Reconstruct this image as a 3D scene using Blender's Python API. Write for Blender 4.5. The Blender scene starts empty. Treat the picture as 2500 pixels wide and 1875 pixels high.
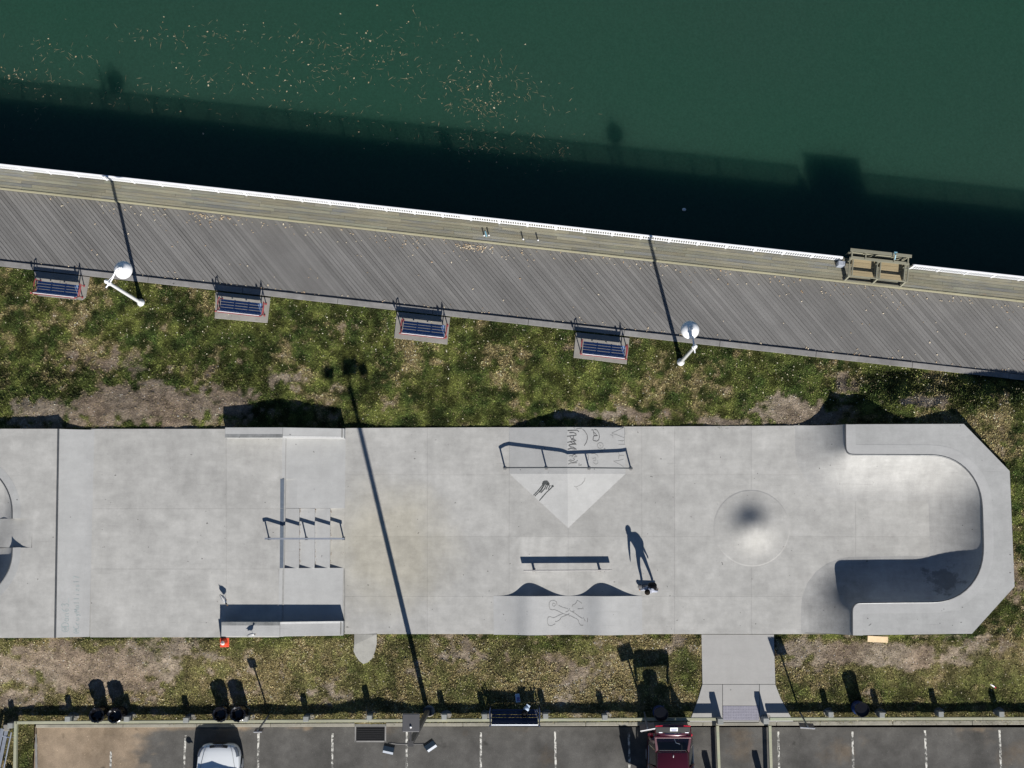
import bpy, bmesh, math, random
import numpy as np
from mathutils import Vector, Matrix
random.seed(7); rng = np.random.default_rng(11)
C = bpy.context.scene.collection
SC = bpy.context.scene
R = math.radians
# ---------------------------------------------------------------- camera
CAMH = 60.0; FPX = 3467.0; TILT = R(6.1); ROLLY = R(0.4)
CM = Matrix.Rotation(ROLLY, 3, 'Y') @ Matrix.Rotation(TILT, 3, 'X')
cam = bpy.data.cameras.new('camera'); camo = bpy.data.objects.new('camera', cam); C.objects.link(camo)
cam.sensor_width = 36.0; cam.lens = 36.0*FPX/2500.0; cam.clip_end = 3000; cam.clip_start = 1
camo.matrix_world = Matrix.Translation((0, 0, CAMH)) @ CM.to_4x4()
SC.camera = camo
# ---------------------------------------------------------------- sun, sky, exposure
SUN_EL = 33.0; SUN_X, SUN_Y = 0.243, -0.970          # horizontal direction towards the sun
w = bpy.data.worlds.new("World"); SC.world = w; w.use_nodes = True
nt = w.node_tree; bg = nt.nodes['Background']; sky = nt.nodes.new('ShaderNodeTexSky')
sky.sky_type = 'NISHITA'; sky.sun_disc = False; sky.sun_elevation = R(SUN_EL)
sky.sun_rotation = math.atan2(SUN_X, SUN_Y); sky.air_density = 0.8; sky.dust_density = 0.0; sky.ozone_density = 4.0
nt.links.new(sky.outputs[0], bg.inputs[0]); bg.inputs[1].default_value = 0.05
sl = bpy.data.lights.new('sun', 'SUN'); sl.energy = 5.0; sl.angle = R(0.53); sl.color = (1.0, 0.955, 0.89)
so = bpy.data.objects.new('sun', sl); C.objects.link(so)
ce, se = math.cos(R(SUN_EL)), math.sin(R(SUN_EL))
so.rotation_euler = Vector((-SUN_X*ce, -SUN_Y*ce, -se)).to_track_quat('-Z', 'Y').to_euler()
so.location = (10, -40, 30)
vs = SC.view_settings; vs.view_transform = 'Standard'; vs.look = 'None'; vs.exposure = 0.45; vs.gamma = 1.0
vs.use_curve_mapping = False
SC.cycles.max_bounces = 6; SC.cycles.diffuse_bounces = 3
# ---------------------------------------------------------------- helpers
def P(px, py, z=0.0):
    d = CM @ Vector(((px-1250.0)/FPX, -(py-937.5)/FPX, -1.0))
    t = (z-CAMH)/d.z
    return Vector((d.x*t, d.y*t, z))
def PX(px, z=0.0, py=1300): return P(px, py, z).x
def PY(py, z=0.0, px=1250): return P(px, py, z).y
def unpx(x, y, z=0.0):
    v = CM.transposed() @ Vector((x, y, z-CAMH))
    return 1250+FPX*v.x/-v.z, 937.5-FPX*v.y/-v.z
S = 0.06; U = S+0.58; PL = U+0.50; BK = S+1.15; ASP = -0.12; STEP = 0.32; WAT = -2.15
class MB:
    def __init__(s): s.v = []; s.f = []
    def add(s, vs, fs):
        b = len(s.v); s.v += [tuple(v) for v in vs]; s.f += [tuple(i+b for i in f) for f in fs]; return s
    def box(s, c, d, rz=0, M=None):
        hx, hy, hz = d[0]/2, d[1]/2, d[2]/2
        vs = [Vector((x, y, z)) for z in (-hz, hz) for x, y in ((-hx, -hy), (hx, -hy), (hx, hy), (-hx, hy))]
        m = Matrix.Rotation(rz, 3, 'Z') if M is None else M
        vs = [m @ v + Vector(c) for v in vs]
        return s.add(vs, [(3, 2, 1, 0), (4, 5, 6, 7), (0, 1, 5, 4), (1, 2, 6, 5), (2, 3, 7, 6), (3, 0, 4, 7)])
    def beam(s, a, b, wd, ht):
        a, b = Vector(a), Vector(b); d = (b-a); L = d.length; d.normalize()
        up = Vector((0, 0, 1)) if abs(d.z) < .95 else Vector((0, 1, 0))
        sx = d.cross(up).normalized(); uz = sx.cross(d)
        vs = []
        for p in (a, b):
            for i, j in ((-1, -1), (1, -1), (1, 1), (-1, 1)): vs.append(p + sx*(i*wd/2) + uz*(j*ht/2))
        return s.add(vs, [(0, 1, 2, 3), (7, 6, 5, 4), (0, 4, 5, 1), (1, 5, 6, 2), (2, 6, 7, 3), (3, 7, 4, 0)])
    def tube(s, pts, r, n=10, cap=True):
        pts = [Vector(p) for p in pts]; k = len(pts)
        rs = r if isinstance(r, (list, tuple)) else [r]*k
        vs = []; prev = None
        for i, p in enumerate(pts):
            d = (pts[min(i+1, k-1)]-pts[max(i-1, 0)])
            if d.length < 1e-9: d = Vector((0, 0, 1))
            d.normalize()
            if prev is None:
                a = Vector((0, 0, 1)) if abs(d.z) < .9 else Vector((1, 0, 0))
                u = d.cross(a).normalized()
            else:
                u = prev - d*prev.dot(d); u.normalize()
            prev = u; v2 = d.cross(u)
            for j in range(n):
                t = 2*math.pi*j/n; vs.append(p + (u*math.cos(t)+v2*math.sin(t))*rs[i])
        fs = [(i*n+j, i*n+(j+1) % n, (i+1)*n+(j+1) % n, (i+1)*n+j) for i in range(k-1) for j in range(n)]
        if cap: fs += [tuple(range(n-1, -1, -1)), tuple((k-1)*n+j for j in range(n))]
        return s.add(vs, fs)
    def lathe(s, prof, c=(0, 0, 0), n=24, wob=None):
        c = Vector(c); vs = []; k = len(prof)
        for i, (r, z) in enumerate(prof):
            for j in range(n):
                t = 2*math.pi*j/n; q = r*(1+(wob(i, j) if wob else 0))
                vs.append(c+Vector((q*math.cos(t), q*math.sin(t), z)))
        fs = [(i*n+j, i*n+(j+1) % n, (i+1)*n+(j+1) % n, (i+1)*n+j) for i in range(k-1) for j in range(n)]
        fs += [tuple(range(n-1, -1, -1)), tuple((k-1)*n+j for j in range(n))]
        return s.add(vs, fs)
    def prism(s, poly, z0, z1):
        n = len(poly)
        area = sum(poly[i][0]*poly[(i+1) % n][1]-poly[(i+1) % n][0]*poly[i][1] for i in range(n))
        if area < 0: poly = poly[::-1]
        zz = z1 if isinstance(z1, (list, tuple)) else [z1]*n
        if area < 0 and isinstance(z1, (list, tuple)): zz = zz[::-1]
        vs = [(p[0], p[1], z0) for p in poly]+[(p[0], p[1], zz[i]) for i, p in enumerate(poly)]
        return s.add(vs, [tuple(range(n-1, -1, -1)), tuple(range(n, 2*n))]+[(i, (i+1) % n, n+(i+1) % n, n+i) for i in range(n)])
    def xprism(s, prof, y0, y1):           # profile in (x, z) extruded along y
        n = len(prof)
        vs = [(x, y0, z) for x, z in prof]+[(x, y1, z) for x, z in prof]
        a = sum(prof[i][0]*prof[(i+1) % n][1]-prof[(i+1) % n][0]*prof[i][1] for i in range(n))
        fs = [tuple(range(n)), tuple(range(2*n-1, n-1, -1))]+[(i, n+i, n+(i+1) % n, (i+1) % n) for i in range(n)]
        if (a < 0) != (y1 < y0): fs = [f[::-1] for f in fs]
        return s.add(vs, fs)
    def ell(s, c, r, n=14, m=9, M=None):
        vs = []; c = Vector(c)
        for i in range(m+1):
            t = math.pi*i/m
            for j in range(n):
                p = 2*math.pi*j/n
                q = Vector((r[0]*math.sin(t)*math.cos(p), r[1]*math.sin(t)*math.sin(p), r[2]*math.cos(t)))
                vs.append((M @ q if M else q)+c)
        fs = [(i*n+j, (i+1)*n+j, (i+1)*n+(j+1) % n, i*n+(j+1) % n) for i in range(m) for j in range(n)]
        return s.add(vs, fs)
    def grid(s, rows):                     # rows of points -> quads
        n = len(rows[0]); vs = [p for r in rows for p in r]
        return s.add(vs, [(i*n+j, i*n+j+1, (i+1)*n+j+1, (i+1)*n+j) for i in range(len(rows)-1) for j in range(n-1)])
    def mesh(s, name, m=None, smooth=False):
        me = bpy.data.meshes.new(name); me.from_pydata(s.v, [], s.f)
        if m: me.materials.append(m)
        me.validate(); 
        if smooth:
            me.polygons.foreach_set('use_smooth', [True]*len(me.polygons))
            try: me.set_sharp_from_angle(angle=R(38))
            except Exception: pass
        me.update(); return me
def link(name, me, parent=None, loc=(0, 0, 0), rz=0):
    o = bpy.data.objects.new(name, me); C.objects.link(o)
    o.location = loc; o.rotation_euler = (0, 0, rz)
    if parent: o.parent = parent
    return o
def fixn(me):
    bm = bmesh.new(); bm.from_mesh(me); bmesh.ops.recalc_face_normals(bm, faces=bm.faces); bm.to_mesh(me); bm.free()
def obj(name, mb, m, parent=None, smooth=False, bev=0, loc=(0, 0, 0), rz=0, fix=True):
    me = mb.mesh(name, None, False)
    if fix: fixn(me)
    if m: me.materials.append(m)
    if smooth:
        me.polygons.foreach_set('use_smooth', [True]*len(me.polygons))
        try: me.set_sharp_from_angle(angle=R(38))
        except Exception: pass
    o = link(name, me, parent, loc, rz)
    if bev:
        b = o.modifiers.new('bevel', 'BEVEL'); b.width = bev; b.segments = 2; b.limit_method = 'ANGLE'; b.angle_limit = R(40)
    return o
def thing(name, label, cat, loc=(0, 0, 0), rz=0, group=None):
    o = bpy.data.objects.new(name, None); C.objects.link(o); o.location = loc; o.rotation_euler = (0, 0, rz)
    o.empty_display_size = .2
    return tag(o, label, cat, group)
def tag(o, label, cat, group=None):
    o['label'] = label; o['category'] = cat
    if group: o['group'] = group
    return o
def struct(o): o['kind'] = 'structure'; return o
def stuff(o): o['kind'] = 'stuff'; return o
def dup(root, loc, rz, label=None):
    r = root.copy(); C.objects.link(r); r.location = loc; r.rotation_euler = (0, 0, rz)
    if label: r['label'] = label
    for ch in list(root.children):
        c = ch.copy(); C.objects.link(c); c.parent = r
        for g in list(ch.children):
            d = g.copy(); C.objects.link(d); d.parent = c
    return r
# ---------------------------------------------------------------- numpy value noise
def vnoise(x, y, seed=0):
    xi = np.floor(x).astype(np.int64); yi = np.floor(y).astype(np.int64); xf = x-xi; yf = y-yi
    u = xf*xf*(3-2*xf); v = yf*yf*(3-2*yf)
    def h(a, b):
        n = (a*374761393+b*668265263+seed*974634777) & 0xFFFFFFFF
        n = ((n ^ (n >> 13))*1274126177) & 0xFFFFFFFF
        return ((n ^ (n >> 16)) & 0xFFFF)/65535.0
    return (h(xi, yi)*(1-u)+h(xi+1, yi)*u)*(1-v)+(h(xi, yi+1)*(1-u)+h(xi+1, yi+1)*u)*v
def fbm(x, y, seed=0, o=4):
    s = 0; a = .5; t = 0
    for i in range(o): s = s+a*vnoise(x*2**i+i*17.3, y*2**i+i*9.1, seed+i); t += a; a *= .5
    return s/t
def sst(a, b, x):
    t = np.clip((x-a)/(b-a), 0, 1); return t*t*(3-2*t)
# ---------------------------------------------------------------- materials
def nodes(name):
    m = bpy.data.materials.new(name); m.use_nodes = True; t = m.node_tree
    return m, t, t.nodes['Principled BSDF'], t.links.new
def nz(t, L, vec, scale, detail=4, rough=.55):
    n = t.nodes.new('ShaderNodeTexNoise'); n.inputs['Scale'].default_value = scale
    n.inputs['Detail'].default_value = detail; n.inputs['Roughness'].default_value = rough; L(vec, n.inputs['Vector']); return n.outputs['Fac']
def mapv(t, L, vec, sc, rot=0):
    n = t.nodes.new('ShaderNodeMapping'); n.inputs['Scale'].default_value = sc; n.inputs['Rotation'].default_value = (0, 0, rot); L(vec, n.inputs['Vector']); return n.outputs[0]
def rmp(t, L, fac, a, b, lo=0., hi=1.):
    n = t.nodes.new('ShaderNodeMapRange'); n.inputs['From Min'].default_value = a; n.inputs['From Max'].default_value = b
    n.inputs['To Min'].default_value = lo; n.inputs['To Max'].default_value = hi; L(fac, n.inputs['Value']); return n.outputs[0]
def mth(t, L, op, a, b=None):
    n = t.nodes.new('ShaderNodeMath'); n.operation = op
    for i, q in enumerate((a, b)):
        if q is None: continue
        if isinstance(q, (int, float)): n.inputs[i].default_value = q
        else: L(q, n.inputs[i])
    return n.outputs[0]
def mix(t, L, fac, a, b, mode='MIX'):
    n = t.nodes.new('ShaderNodeMix'); n.data_type = 'RGBA'; n.blend_type = mode
    for q, i in ((fac, 0), (a, 6), (b, 7)):
        if isinstance(q, (int, float)): n.inputs[i].default_value = q
        elif isinstance(q, tuple): n.inputs[i].default_value = (*q, 1)
        else: L(q, n.inputs[i])
    return n.outputs[2]
def bump(t, L, b, h, dist, strength=1.0):
    n = t.nodes.new('ShaderNodeBump'); n.inputs['Distance'].default_value = dist; n.inputs['Strength'].default_value = strength
    L(h, n.inputs['Height']); L(n.outputs[0], b.inputs['Normal'])
def val(t, L, c, f):                       # multiply a colour by a scalar socket
    n = t.nodes.new('ShaderNodeVectorMath'); n.operation = 'SCALE'
    if isinstance(c, tuple): n.inputs[0].default_value = c
    else: L(c, n.inputs[0])
    L(f, n.inputs['Scale']); return n.outputs[0]
def simple(name, col, rough=.5, metal=0, var=.12, scale=6, spec=.5, coat=0, rnd=0):
    m, t, b, L = nodes(name)
    g = t.nodes.new('ShaderNodeNewGeometry').outputs['Position']
    f = rmp(t, L, nz(t, L, g, scale, 5), .3, .7, 1-var, 1+var)
    if rnd:
        oi = t.nodes.new('ShaderNodeObjectInfo').outputs['Random']
        f = mth(t, L, 'MULTIPLY', f, rmp(t, L, oi, 0, 1, 1-rnd, 1+rnd))
    L(val(t, L, col, f), b.inputs['Base Color']); b.inputs['Roughness'].default_value = rough; b.inputs['Metallic'].default_value = metal
    b.inputs['Specular IOR Level'].default_value = spec; b.inputs['Coat Weight'].default_value = coat
    return m
def concrete(name, base=.35, tint=(1, .995, .97), blotch=.08, fine=.05, warm=0, streak=.06, stain_shade=None):
    m, t, b, L = nodes(name)
    g = t.nodes.new('ShaderNodeNewGeometry').outputs['Position']
    n1 = rmp(t, L, nz(t, L, g, .35, 6, .6), .3, .7, 1-blotch, 1+blotch)
    n2 = rmp(t, L, nz(t, L, g, 1.6, 5, .65), .25, .75, 1-blotch*.8, 1+blotch*.8)
    n3 = rmp(t, L, nz(t, L, mapv(t, L, g, (3.5, .5, 2)), 1, 5, .7), .3, .7, 1-streak, 1+streak)
    n4 = rmp(t, L, nz(t, L, mapv(t, L, g, (.45, 4, 2)), 1, 5, .7), .3, .7, 1-streak, 1+streak)
    n5 = rmp(t, L, nz(t, L, g, 22, 3, .7), .25, .75, 1-fine, 1+fine)
    f = mth(t, L, 'MULTIPLY', n1, n2); f = mth(t, L, 'MULTIPLY', f, n3); f = mth(t, L, 'MULTIPLY', f, n4); f = mth(t, L, 'MULTIPLY', f, rmp(t, L, nz(t, L, g, .8, 7, .72), .38, .62, 1-blotch, 1+blotch*.5)); f = mth(t, L, 'MULTIPLY', f, n5)
    oi = t.nodes.new('ShaderNodeObjectInfo').outputs['Random']
    f = mth(t, L, 'MULTIPLY', f, rmp(t, L, oi, 0, 1, .96, 1.035))
    f = mth(t, L, 'MULTIPLY', f, rmp(t, L, nz(t, L, mapv(t, L, g, (1.5, 2.6, 1)), 1, 8, .78), .3, .7, 1-blotch*1.1, 1+blotch*.9))
    for rot_, sd_ in ((.25, 0.), (-.5, 5.), (1.2, 9.)):
        mk = mapv(t, L, g, (.9, 26, 1), rot_); f = mth(t, L, 'MULTIPLY', f, rmp(t, L, nz(t, L, mk, .55, 3, .55), .70, .76, 1, .86))
    # faint dark scuffs and pale scratches
    sc = rmp(t, L, nz(t, L, mapv(t, L, g, (1.4, 6, 1), .2), 1.3, 6, .75), .66, .78, 1, .86); f = mth(t, L, 'MULTIPLY', f, sc)
    wh = rmp(t, L, nz(t, L, mapv(t, L, g, (2.5, 14, 1), -.1), 1.0, 6, .8), .68, .8, 1, 1.12); f = mth(t, L, 'MULTIPLY', f, wh)
    sp = rmp(t, L, nz(t, L, g, 7.0, 1, .3), .79, .82, 1, .45); f = mth(t, L, 'MULTIPLY', f, sp)
    c = val(t, L, tuple(base*q for q in tint), f)
    if warm:
        wc = P(950, 1335, .06); dn = t.nodes.new('ShaderNodeVectorMath'); dn.operation = 'DISTANCE'; L(g, dn.inputs[0]); dn.inputs[1].default_value = wc
        wm = rmp(t, L, mth(t, L, 'ADD', dn.outputs['Value'], mth(t, L, 'MULTIPLY', nz(t, L, g, .6, 4, .6), 2.2)), 2.4, 4.4, 1, .12)
        c = mix(t, L, mth(t, L, 'MULTIPLY', wm, warm), c, mix(t, L, 1.0, c, (1.0, .95, .82), 'MULTIPLY'))
    for (pc, r0, r1, am, dk) in (stain_shade or ()):
        dn = t.nodes.new('ShaderNodeVectorMath'); dn.operation = 'DISTANCE'; L(g, dn.inputs[0]); dn.inputs[1].default_value = pc
        k_ = rmp(t, L, mth(t, L, 'ADD', dn.outputs['Value'], mth(t, L, 'MULTIPLY', mth(t, L, 'SUBTRACT', nz(t, L, g, 1.8, 7, .75), .5), am)), r0, r1, 1, 0)
        c = mix(t, L, k_, c, val(t, L, c, mth(t, L, 'ADD', dk, 0)))
    L(c, b.inputs['Base Color']); b.inputs['Roughness'].default_value = .8; b.inputs['Specular IOR Level'].default_value = .25
    bump(t, L, b, nz(t, L, g, 30, 4, .7), .004)
    return m
M = {}
M['slab'] = concrete('concrete_slab', .382, (1, .995, .965), .085, .04, .9, .04, [(P(a_, b_, U if a_ < 690 else S), .0, r_, r_*2.2, k_) for a_, b_, r_, k_ in (
    (330, 1265, .9, .88), (270, 1270, .6, .86), (560, 1180, 1.4, .93), (480, 1170, .8, .92), (640, 1310, .9, .9), (640, 1390, .7, .9), (300, 1120, .8, .93), (1470, 1340, 1.9, .90), (1420, 1430, .8, .94), (1625, 1380, .5, .9),
    (1640, 1230, .8, .94), (1790, 1420, 1.2, .96), (100, 1120, .5, .92), (95, 1210, .6, .93), (110, 1410, .3, .88), (1200, 1230, .7, .95), (1255, 1350, .5, .94), (480, 1440, .9, .94), (250, 1510, .7, .94))])
M['trowel'] = concrete('concrete_smooth', .377, (.99, .997, .985), .045, .04, 0, .025)
M['deck_top'] = concrete('concrete_deck', .352, (.99, 1, .985), .06, .05, 0, .03)
M['bowl'] = concrete('concrete_bowl', .358, (1, .995, .965), .07, .06, 0, .075, [(P(2305, 1415, .5), .5, .72, 2.6, .6), (P(2050, 1470, .6), .6, 1.7, 2.2, .72), (P(2370, 1290, .7), .5, 1.8, 2.4, .86)])  # last entry paints shade on the east wall; the others are stains
M['apron'] = concrete('concrete_apron', .32, (1, .985, .9), .08, .08, 0, .03)
M['path'] = concrete('concrete_path', .365, (1, .985, .95), .03, .04, 0, .02)
M['pad'] = concrete('concrete_pad', .25, (1, .95, .86), .09, .08, 0, .03)
M['kerb'] = concrete('concrete_kerb', .27, (1, .95, .8), .11, .10, 0, .05)
M['kerbg'] = concrete('concrete_edging', .22, (1, .98, .95), .12, .10, 0, .05)
M['grey_strip'] = simple('blue_grey_edge_paint', (.105, .13, .165), .6, 0, .12, 9)
M['wax'] = concrete('waxed_concrete', .2, (.97, 1, 1.0), .2, .12, 0, .15)
M['coping'] = simple('steel_coping', (.12, .125, .13), .45, .6, .2, 5)
M['white_edge'] = simple('pale_steel_edge', (.62, .62, .6), .35, .1, .1, 8)
M['railm'] = simple('dark_rail_steel', (.10, .11, .115), .4, .5, .15, 5)
M['rail_light'] = simple('galvanised_bar', (.36, .35, .34), .4, .5, .15, 5)
M['white_metal'] = simple('white_powder_coat', (.78, .79, .81), .35, 0, .04, 4)
M['white_lamp'] = simple('white_lamp_enamel', (.8, .81, .83), .16, 0, .02, 4, .6, .4)
M['joint'] = simple('dark_joint', (.16, .16, .15), .9)
M['bed'] = simple('mortar_bed', (.3, .3, .29), .9)
M['marker'] = simple('black_marker', (.10, .10, .10), .8, 0, .3, 20)
M['marker_pale'] = simple('grey_marker', (.215, .215, .21), .8, 0, .25, 12)
M['tag_teal'] = simple('faded_teal_marker', (.29, .345, .345), .8, 0, .1, 12)
M['black_paint'] = simple('black_paint_run', (.04, .045, .045), .6, 0, .3, 20)
M['rubber'] = simple('black_rubber', (.015, .015, .016), .8)
M['bag'] = simple('black_plastic_bag', (.006, .006, .008), .24, 0, .2, 10, .6)
M['blue_drum'] = simple('blue_drum', (.012, .035, .14), .35, 0, .2, 6)
M['orange'] = simple('orange_cone', (.62, .075, .03), .5, 0, .1, 8)
M['red_frame'] = simple('red_enamel', (.28, .06, .065), .4, 0, .15, 9)
M['bench_blue'] = simple('blue_bench_slat', (.16, .25, .44), .45, 0, .12, 7, rnd=.12)
M['bench_navy'] = simple('navy_bench_slat', (.03, .042, .085), .45, 0, .15, 7, rnd=.1)
M['bench_rim'] = simple('pale_bench_edge', (.6, .55, .56), .4, 0, .15, 7)
M['pole_grey'] = simple('bronze_grey_pole', (.045, .045, .047), .6, .0, .1, 4)
M['box_grey'] = simple('grey_lamp_housing', (.085, .085, .09), .5, .2, .06, 5)
M['alu'] = simple('brushed_aluminium', (.42, .45, .5), .35, .6, .1, 8)
M['lens_shade_grey'] = simple('lens_and_shade_grey', (.3, .33, .38), .5, 0, .05, 6)  # flood lens grey; also carries the shade painted on the rail bracket
M['white'] = simple('white_plastic', (.8, .8, .8), .4, 0, .04, 6)
M['black'] = simple('black_matte', (.012, .012, .013), .6)
M['sign_back'] = simple('sign_back', (.14, .13, .15), .5, .4, .15, 7)
M['sign_edge'] = simple('sign_white_edge', (.8, .8, .8), .4, 0, .05, 7)
M['sign_face'] = simple('sign_face', (.7, .7, .68), .5, 0, .05, 7)
M['post_metal'] = simple('sign_post', (.2, .22, .26), .4, .5, .1, 7)
M['chrome'] = simple('chrome', (.75, .76, .78), .12, 1.0, .02, 4)
M['car_white'] = simple('pearl_white_paint', (.74, .77, .79), .3, .0, .01, 2, .5, .8)
M['car_red'] = simple('maroon_paint', (.055, .006, .014), .25, .2, .03, 2, .5, .9)
M['tail_red'] = simple('red_lens', (.5, .02, .04), .15, 0, .05, 4, .6, .5)
M['glass_dark'] = simple('tinted_glass', (.012, .018, .024), .04, 0, .02, 2, .9, .6)
M['lens'] = simple('headlamp_lens', (.16, .18, .21), .08, .1, .1, 8, .8, .8)
M['plate'] = simple('number_plate', (.75, .77, .8), .4)
M['plate_ink'] = simple('number_plate_ink', (.05, .07, .25), .5)
M['tyre'] = M['rubber']
M['skin'] = simple('skin', (.42, .25, .18), .5, 0, .05, 9)
M['lip'] = simple('lips', (.3, .13, .1), .5)
M['shirt'] = simple('pale_grey_shirt', (.36, .38, .45), .8, 0, .12, 14)
M['trouser'] = simple('dark_blue_trousers', (.05, .06, .085), .85, 0, .15, 14)
M['shoe'] = simple('white_shoes', (.55, .55, .55), .6)
M['hair'] = simple('dark_brown_hair', (.012, .009, .007), .85, 0, .3, 40, .15)
M['pack'] = simple('black_nylon', (.007, .007, .009), .8, 0, .2, 30, .2)
M['griptape'] = simple('grey_griptape', (.12, .12, .125), .9, 0, .1, 30)
M['gull_white'] = simple('white_feather', (.72, .71, .68), .8, 0, .06, 30)
M['gull_grey'] = simple('grey_feather', (.34, .35, .37), .8, 0, .1, 30)
M['gull_dark'] = simple('dark_feather', (.05, .05, .05), .8)
M['beak'] = simple('orange_beak', (.4, .2, .03), .5)
M['pine'] = simple('pale_pine_board', (.62, .47, .29), .7, 0, .12, 5)
M['grate'] = simple('cast_iron', (.018, .018, .019), .6, .3, .3, 12)
M['teal'] = simple('blue_valve', (.2, .4, .5), .4, 0, .1, 9)
M['phone'] = simple('pale_blue_card', (.45, .55, .68), .5, 0, .05, 9)
M['phone_print'] = simple('violet_print', (.16, .14, .34), .5, 0, .25, 25)
M['lit_red'] = simple('red_plastic', (.5, .04, .05), .4)
def wood(name, col, rnd=.2, axis_rot=0., grain=.16, knots=False, patch=None, stretch=(1.2, 40, 8)):
    m, t, b, L = nodes(name)
    g = t.nodes.new('ShaderNodeTexCoord').outputs['Object']
    pos = t.nodes.new('ShaderNodeNewGeometry').outputs['Position']
    oi = t.nodes.new('ShaderNodeObjectInfo').outputs['Random']
    add = t.nodes.new('ShaderNodeVectorMath'); add.operation = 'ADD'; L(mapv(t, L, pos, (1, 1, 1), axis_rot), add.inputs[0])
    cmb = t.nodes.new('ShaderNodeCombineXYZ'); L(mth(t, L, 'MULTIPLY', oi, 37.), cmb.inputs[0]); L(cmb.outputs[0], add.inputs[1])
    gr = rmp(t, L, nz(t, L, mapv(t, L, add.outputs[0], stretch), 1, 5, .65), .25, .75, 1-grain, 1+grain)
    bl = rmp(t, L, nz(t, L, pos, .55, 5, .6), .3, .7, .88, 1.1)
    f = mth(t, L, 'MULTIPLY', gr, bl); f = mth(t, L, 'MULTIPLY', f, rmp(t, L, oi, 0, 1, 1-rnd, 1+rnd))
    fn = rmp(t, L, nz(t, L, pos, 18, 3, .7), .3, .7, .94, 1.06); f = mth(t, L, 'MULTIPLY', f, fn)
    c = val(t, L, col, f)
    if patch:
        for pc, sc, a, bb in patch:
            c = mix(t, L, rmp(t, L, nz(t, L, mapv(t, L, add.outputs[0], (.5, 3, 1)), sc, 5, .7), a, bb), c, val(t, L, pc, f))
    L(c, b.inputs['Base Color']); b.inputs['Roughness'].default_value = .8; b.inputs['Specular IOR Level'].default_value = .25
    return m
BW = math.atan2((P(2500, 738)-P(0, 462)).y, (P(2500, 738)-P(0, 462)).x)      # heading of the boardwalk
PLK = -R(50.0)
M['plank'] = wood('grey_deck_plank', (.162, .159, .154), .15, -PLK, .12, patch=[((.2, .195, .185), .35, .6, .72), ((.1, .098, .095), .5, .64, .76)])
M['board'] = wood('weathered_olive_board', (.205, .192, .14), .17, -BW, .24, patch=[((.15, .155, .15), .9, .46, .64), ((.27, .19, .12), 1.1, .64, .78), ((.2, .205, .15), .5, .5, .7), ((.07, .07, .065), 1.6, .68, .8)])
M['sunlit_nosing'] = wood('sunlit_nosing_board', (.28, .265, .18), .05, -BW, .12)  # step board colour with the sunlight on its front face painted in
M['fence'] = wood('pale_fence_beam', (.34, .34, .25), .06, 0, .14, patch=[((.3, .33, .24), .8, .5, .65)])
M['post'] = wood('grey_fence_post', (.25, .26, .25), .1, 0, .12, stretch=(14, 14, 2))
M['table'] = wood('green_grey_timber', (.225, .22, .165), .08, -BW, .14)
M['table_plank'] = wood('tan_table_plank', (.33, .27, .165), .08, -BW, .14)
# water
m, t, b, L = nodes('harbour_water')
g = t.nodes.new('ShaderNodeNewGeometry').outputs['Position']
c = mix(t, L, rmp(t, L, nz(t, L, g, .045, 4, .5), .35, .65), (.0155, .053, .0345), (.0195, .0505, .0365))
grn = rmp(t, L, nz(t, L, g, 9, 3, .8), .2, .8, .8, 1.2)
L(val(t, L, c, grn), b.inputs['Base Color']); b.inputs['Roughness'].default_value = .12; b.inputs['IOR'].default_value = 1.33
b.inputs['Specular IOR Level'].default_value = .45
try:
    b.subsurface_method = 'BURLEY'; b.inputs['Subsurface Weight'].default_value = 1.0
    b.inputs['Subsurface Radius'].default_value = (.5, .75, .7); b.inputs['Subsurface Scale'].default_value = 3.0
except Exception as e: print(e)
bump(t, L, b, nz(t, L, g, 5, 4, .6), .01, .35)
M['water'] = m
# ground (albedo comes with the vertices: grass, straw, bare soil), fine grain here
m, t, b, L = nodes('lawn_ground')
at = t.nodes.new('ShaderNodeVertexColor'); at.layer_name = 'Col'
g = t.nodes.new('ShaderNodeNewGeometry').outputs['Position']
f = rmp(t, L, nz(t, L, g, 13, 6, .85), .3, .7, .45, 1.5)
f2 = rmp(t, L, nz(t, L, g, 45, 3, .8), .3, .75, .7, 1.35)
L(val(t, L, at.outputs['Color'], mth(t, L, 'MULTIPLY', f, f2)), b.inputs['Base Color']); b.inputs['Roughness'].default_value = .95
b.inputs['Specular IOR Level'].default_value = .1
bump(t, L, b, nz(t, L, g, 9, 7, .8), .16)
M['ground'] = m
m, t, b, L = nodes('grass_blades')
at = t.nodes.new('ShaderNodeVertexColor'); at.layer_name = 'Col'
L(at.outputs['Color'], b.inputs['Base Color']); b.inputs['Roughness'].default_value = .7; b.inputs['Specular IOR Level'].default_value = .2
M['blade'] = m
# asphalt with blown sand at its west end (sand amount comes with the vertices)
m, t, b, L = nodes('worn_asphalt')
at = t.nodes.new('ShaderNodeVertexColor'); at.layer_name = 'Col'
g = t.nodes.new('ShaderNodeNewGeometry').outputs['Position']
n1 = rmp(t, L, nz(t, L, g, .55, 6, .65), .3, .7, .6, 1.4); n2 = rmp(t, L, nz(t, L, g, 2.4, 5, .6), .3, .7, .87, 1.13)
n3 = rmp(t, L, nz(t, L, g, 40, 3, .8), .2, .8, .62, 1.38)
f = mth(t, L, 'MULTIPLY', mth(t, L, 'MULTIPLY', n1, n2), n3)
f = mth(t, L, 'MULTIPLY', f, rmp(t, L, nz(t, L, g, 28, 1, .4), .74, .82, 1, 2.6))
f = mth(t, L, 'MULTIPLY', f, rmp(t, L, nz(t, L, g, 1.7, 2, .5), .70, .8, 1, .45))
c = val(t, L, at.outputs['Color'], f)
rs = rmp(t, L, nz(t, L, g, .42, 5, .65), .58, .72)
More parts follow.
